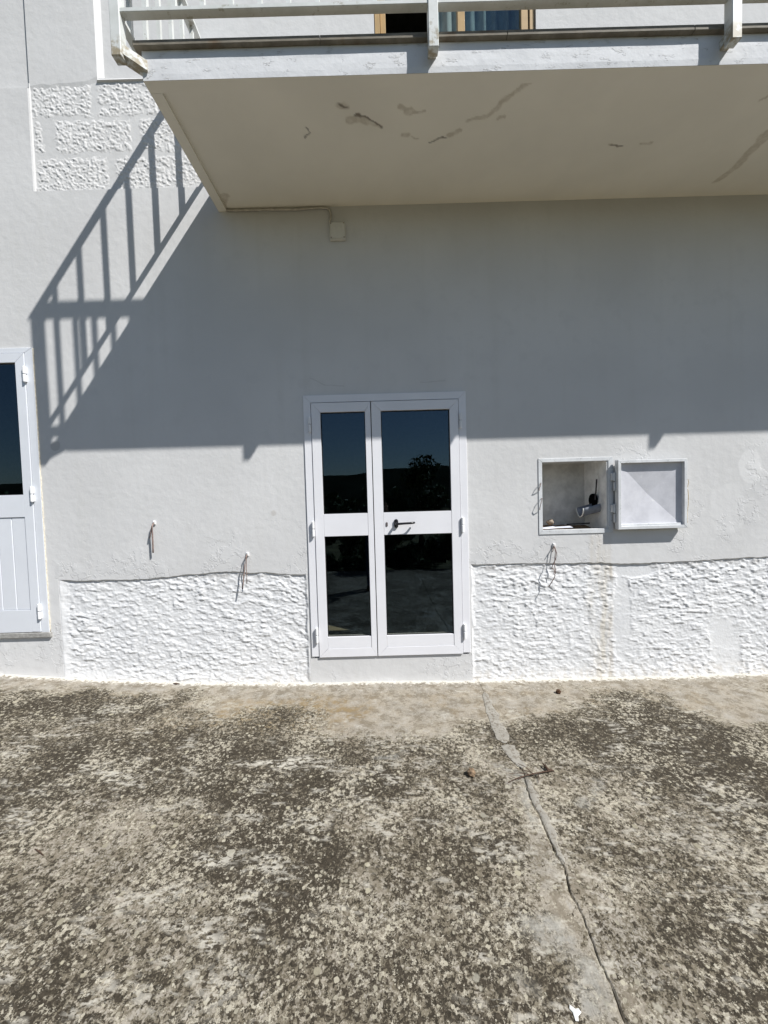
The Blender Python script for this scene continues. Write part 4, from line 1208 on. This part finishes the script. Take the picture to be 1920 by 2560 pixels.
g = G(); g.tube([gp(.636, -1.148, .010), gp(.713, -1.118, .016), gp(.809, -1.099, .022), gp(.86, -1.083, .018), gp(.892, -1.071, .012)], [.0016, .0024, .0030, .0034, .0038], 6); g.make('stem', 'twig_bark', tw)
for ps in ([(.80, -1.10, .02), (.76, -1.075, .02), (.71, -1.045, .014)], [(.77, -1.106, .02), (.72, -1.09, .018), (.655, -1.085, .010)], [(.79, -1.10, .02), (.77, -1.05, .022), (.74, -1.005, .012)],
           [(.74, -1.112, .018), (.70, -1.13, .012), (.66, -1.10, .010)], [(.82, -1.097, .02), (.815, -1.13, .016), (.80, -1.155, .010)]):
    g = G(); g.tube([gp(*a) for a in ps], [.0022, .0018, .0012], 5); g.make('side_shoot', 'twig_bark', tw)
for ps in ([(.885, -1.073, .014), (.905, -1.068, .016), (.922, -1.066, .010)], [(.892, -1.07, .014), (.884, -1.045, .022), (.878, -1.02, .020)], [(.895, -1.07, .014), (.89, -1.05, .012), (.891, -1.03, .012)]):
    g = G(); g.tube([gp(*a) for a in ps], [.007, .006, .003], 6); g.make('seed_head', 'twig_bark', tw)
g = G(); g.tube([gp(-1.63, -1.50, .004), gp(-1.60, -1.512, .005), gp(-1.565, -1.53, .004)], [.002, .0035, .002], 6)
tag(g.make('stick_bit', 'twig_bark', origin=(-1.6, -1.512, zg(-1.6, -1.512))), 'short dark stick lying at the left of the concrete yard', 'stick')
g = G(); g.tube([gp(-1.80, -.035, .006), gp(-1.775, -.04, .009), gp(-1.745, -.038, .006)], [.003, .007, .003], 6)
tag(g.make('dry_leaf_bit', 'twig_bark', origin=(-1.775, -.04, zg(-1.775, -.04))), 'dark curled scrap on the ground at the foot of the left plinth', 'scrap')
# bird dropping
V = []; Fc = []
for j, (rr, h) in enumerate(((.013, .0008), (.009, .002), (.0, .003))):
    for k in range(12):
        a = 2 * math.pi * k / 12
        wv_ = 1 + .45 * math.sin(3 * a + 1) * (1 if j == 0 else .5)
        V.append(gp(.545 + rr * wv_ * math.cos(a), -2.07 + rr * wv_ * 1.2 * math.sin(a), h + .002))
for j in range(2):
    for k in range(12):
        a = j * 12 + k; c_ = j * 12 + (k + 1) % 12
        Fc.append((a, c_, c_ + 12, a + 12))
tag(mk('bird_dropping', V, Fc, 'bird_lime', origin=(.545, -2.07, zg(.545, -2.07)), smooth=True), 'white bird dropping on the concrete at the lower edge', 'dropping')

# ------------------------------------------------------------------ trees and bushes behind the camera (they show in the glass)
def leaves(name, clumps, n, size, mat, parent, seed):
    r = np.random.default_rng(seed)
    cl = np.array(clumps)
    wgt = (cl[:, 3] ** 2); wgt = wgt / wgt.sum()
    pick = r.choice(len(cl), n, p=wgt)
    d = r.normal(size=(n, 3)); d /= np.linalg.norm(d, axis=1, keepdims=True)
    rad = cl[pick, 3] * (r.random(n) ** .45)
    c_ = cl[pick, :3] + d * rad[:, None] * np.array([1, 1, .85])
    u = r.normal(size=(n, 3)); u /= np.linalg.norm(u, axis=1, keepdims=True)
    t = r.normal(size=(n, 3)); v = np.cross(u, t); v /= np.linalg.norm(v, axis=1, keepdims=True)
    s_ = size * (.6 + .8 * r.random(n))[:, None]
    P = np.stack([c_ - u * s_, c_ - v * s_ * .45, c_ + u * s_, c_ + v * s_ * .45], 1).reshape(-1, 3)
    Fq = np.arange(4 * n).reshape(n, 4)
    return mk(name, P, Fq.tolist(), mat, parent)
def plant(name, label, cat, x, y, h, wd, n, size, mat, seed, group, trunk_r=.06):
    z0 = field_z(y)
    root = empty(name, (x, y, z0)); tag(root, label, cat, group)
    rr = random.Random(seed)
    cl = []
    k = 26
    for i in range(k):
        a = rr.uniform(0, 6.28); q_ = rr.random() ** .6 * wd
        zz = z0 + h * (rr.uniform(.10, .92) if i % 3 else rr.uniform(.04, .2)) if cat == 'bush' else z0 + h * rr.uniform(.2, .92)
        q_ *= 1 if cat == 'bush' and i % 3 == 0 else math.sin(min(1, (1.08 - (zz - z0) / h) * 1.5) * 1.57)
        cl.append((x + q_ * math.cos(a), y + q_ * .8 * math.sin(a), zz, h * rr.uniform(.07, .16)))
    leaves('crown', cl, n, size, mat, root, seed)
    g = G()
    g.tube([(x, y, z0 - .05), (x + .03 * h, y, z0 + h * .35), (x, y, z0 + h * .7)], [trunk_r, trunk_r * .7, trunk_r * .25], 8)
    for i in range(6):
        c_ = cl[i * 4]
        g.tube([(x + .02 * h, y, z0 + h * (.2 + .05 * i)), ((x + c_[0]) / 2, (y + c_[1]) / 2, (z0 + h * .25 + c_[2]) / 2), c_[:3]], [trunk_r * .5, trunk_r * .3, trunk_r * .12], 6)
    g.make('trunk', 'bark', root, smooth=True)
BUSH = [(-4.6, -7.0, 1.85, 1.0, 'leftmost low bush behind the yard'), (-3.3, -7.1, 1.8, 1.0, 'second low bush from the left behind the yard'), (-2.1, -6.9, 1.75, .95, 'third low bush from the left behind the yard'),
        (-1.0, -7.0, 1.8, .95, 'fourth low bush from the left behind the yard, mirrored in the narrow door leaf'), (-.05, -6.6, 2.05, .8, 'low bush beside the tallest bush behind the yard, mirrored in the double door'),
        (.85, -6.3, 2.75, .75, 'tallest leafy bush behind the yard, mirrored in the wide door leaf'), (2.1, -6.6, 2.4, 1.1, 'broad leafy bush behind the yard, right of the tallest one'), (3.9, -6.8, 2.4, 1.3, 'rightmost leafy bush behind the yard')]
for i, (x, y, h, wd, lab) in enumerate(BUSH):
    plant('bush', lab, 'bush', x, y, h, wd, 6500, .055, 'leaf_dark', 900 + i, 'bushes behind the yard', .05)
TREES = [(-34, -46, 5.6, 3.6), (-26, -50, 5.2, 3.4), (-18, -52, 5.6, 3.6), (-11.5, -50, 5.0, 3.4), (-7.0, -48, 4.8, 3.2), (-2.5, -50, 5.0, 3.2), (2, -52, 5.2, 3.4), (7, -50, 5.4, 3.4), (-44, -40, 5.8, 3.6), (-55, -44, 6, 3.8)]
words = ['tenth', 'ninth', 'eighth', 'seventh', 'sixth', 'fifth', 'fourth', 'third', 'second', 'first']
order = sorted(range(len(TREES)), key=lambda k: TREES[k][0])
for rank, k in enumerate(order):
    x, y, h, wd = TREES[k]
    plant('field_tree', '%s dark tree counted from the left in the far row, mirrored in the glass' % words[9 - rank], 'tree', x, y, h, wd * 1.15, 1500, .30, 'leaf_mid', 950 + k, 'trees across the field', .18)

# ------------------------------------------------------------------ the photographer (mirrored in the door glass)
def person():
    bx, by = -.175, -3.62
    zf = zg(bx, by)
    root = empty('person', (bx, by, zf))
    tag(root, 'person in dark jacket and blue jeans holding a phone, mirrored in the door', 'person')
    V = []; E = []; Rr = []
    def v(x, y, z, r, r2=None, link=None):
        V.append((bx + x, by + y, zf + z)); Rr.append((r, r2 or r))
        if link is not None: E.append((link, len(V) - 1))
        return len(V) - 1
    pel = v(0, 0, .94, .150, .105)
    wst = v(0, 0, 1.08, .140, .10, pel); ch = v(0, .01, 1.28, .165, .115, wst); up = v(0, .0, 1.42, .13, .09, ch)
    nk = v(0, .02, 1.52, .055, .055, up); hd_ = v(0, .045, 1.62, .078, .090, nk); top = v(0, .04, 1.72, .070, .082, hd_)
    v(0, .135, 1.625, .016, .014, hd_)
    for s_ in (-1, 1):
        hip = v(.095 * s_, 0, .86, .095, .095, pel); kn = v(.115 * s_, .02, .48, .064, .064, hip); cf = v(.118 * s_, -.01, .33, .058, .060, kn)
        an = v(.12 * s_, 0, .09, .044, .044, cf); ft = v(.13 * s_, .10, .045, .044, .036, an); v(.14 * s_, .19, .035, .036, .026, ft)
        sh = v(.175 * s_, .0, 1.41, .068, .066, up); el = v(.235 * s_, .10, 1.18, .048, .048, sh); wr = v(.195 * s_ * .62 + .10, .33, 1.40, .032, .030, el)
        pm = v(.09 * s_ + .13, .375, 1.455, .036, .020, wr)
        for k in range(4):
            f1_ = v(.075 * s_ + .145 - .012 * s_, .392 + .004 * k, 1.475 + .017 * k, .0085, .0085, pm)
            v(.045 * s_ + .15, .402, 1.478 + .017 * k, .008, .008, f1_)
        th = v(.085 * s_ + .14, .36, 1.495, .010, .010, pm); v(.065 * s_ + .15, .385, 1.525, .009, .009, th)
    me = bpy.data.meshes.new('body_skeleton'); me.from_pydata(V, E, [])
    tmp = bpy.data.objects.new('body_skeleton', me); COL.objects.link(tmp)
    tmp.modifiers.new('skin', 'SKIN'); sb_ = tmp.modifiers.new('sub', 'SUBSURF'); sb_.levels = 2; sb_.render_levels = 2
    for i, sv in enumerate(me.skin_vertices[0].data):
        sv.radius = Rr[i]; sv.use_root = (i == 0)
    dg = bpy.context.evaluated_depsgraph_get()
    bmsh = bpy.data.meshes.new_from_object(tmp.evaluated_get(dg))
    bpy.data.objects.remove(tmp)
    co = np.empty(len(bmsh.vertices) * 3); bmsh.vertices.foreach_get('co', co); co = co.reshape(-1, 3)
    fs_ = [list(pl.vertices) for pl in bmsh.polygons]
    body = mk('body', co, fs_, 'jacket', root, smooth=True)
    for m_ in ('jeans', 'skin', 'shoe'): body.data.materials.append(MAT[m_])
    for pl in body.data.polygons:
        c_ = pl.center
        mi = 0
        if c_.z < .98: mi = 1
        if c_.z < .085: mi = 3
        if c_.z > 1.50: mi = 2
        if c_.y > .335 and c_.z > 1.2: mi = 2
        pl.material_index = mi
    m_ = bmesh.new(); bmesh.ops.create_uvsphere(m_, u_segments=20, v_segments=12, radius=1)
    m_.verts.index_update()
    Vh = []
    for q_ in m_.verts:
        f_ = .92 if (q_.co.y > .25 and q_.co.z < .35) else 1.0
        Vh.append((bx + q_.co.x * .098 * f_, by + .025 + q_.co.y * .112 * (f_ if q_.co.y < .5 else f_ * .93), zf + 1.675 + q_.co.z * .115))
    mk('hair', Vh, [[q_.index for q_ in f.verts] for f in m_.faces], 'hair', root, smooth=True); m_.free()
    for s_ in (-1, 1):
        m_ = bmesh.new(); bmesh.ops.create_uvsphere(m_, u_segments=10, v_segments=8, radius=.012); m_.verts.index_update()
        mk('eye', [(bx + .034 * s_ + q_.co.x, by + .122 + q_.co.y, zf + 1.64 + q_.co.z) for q_ in m_.verts], [[q_.index for q_ in f.verts] for f in m_.faces], 'shoe', root); m_.free()
person()
g = G(); g.box(-.055, .025, -CAM_D - .030, -CAM_D - .022, CAM_H - .115, CAM_H + .035, .003)
ph = g.make('phone', 'black_plastic', origin=(-.015, -CAM_D - .026, CAM_H - .115))
tag(ph, 'black phone held up by the person mirrored in the door', 'phone')
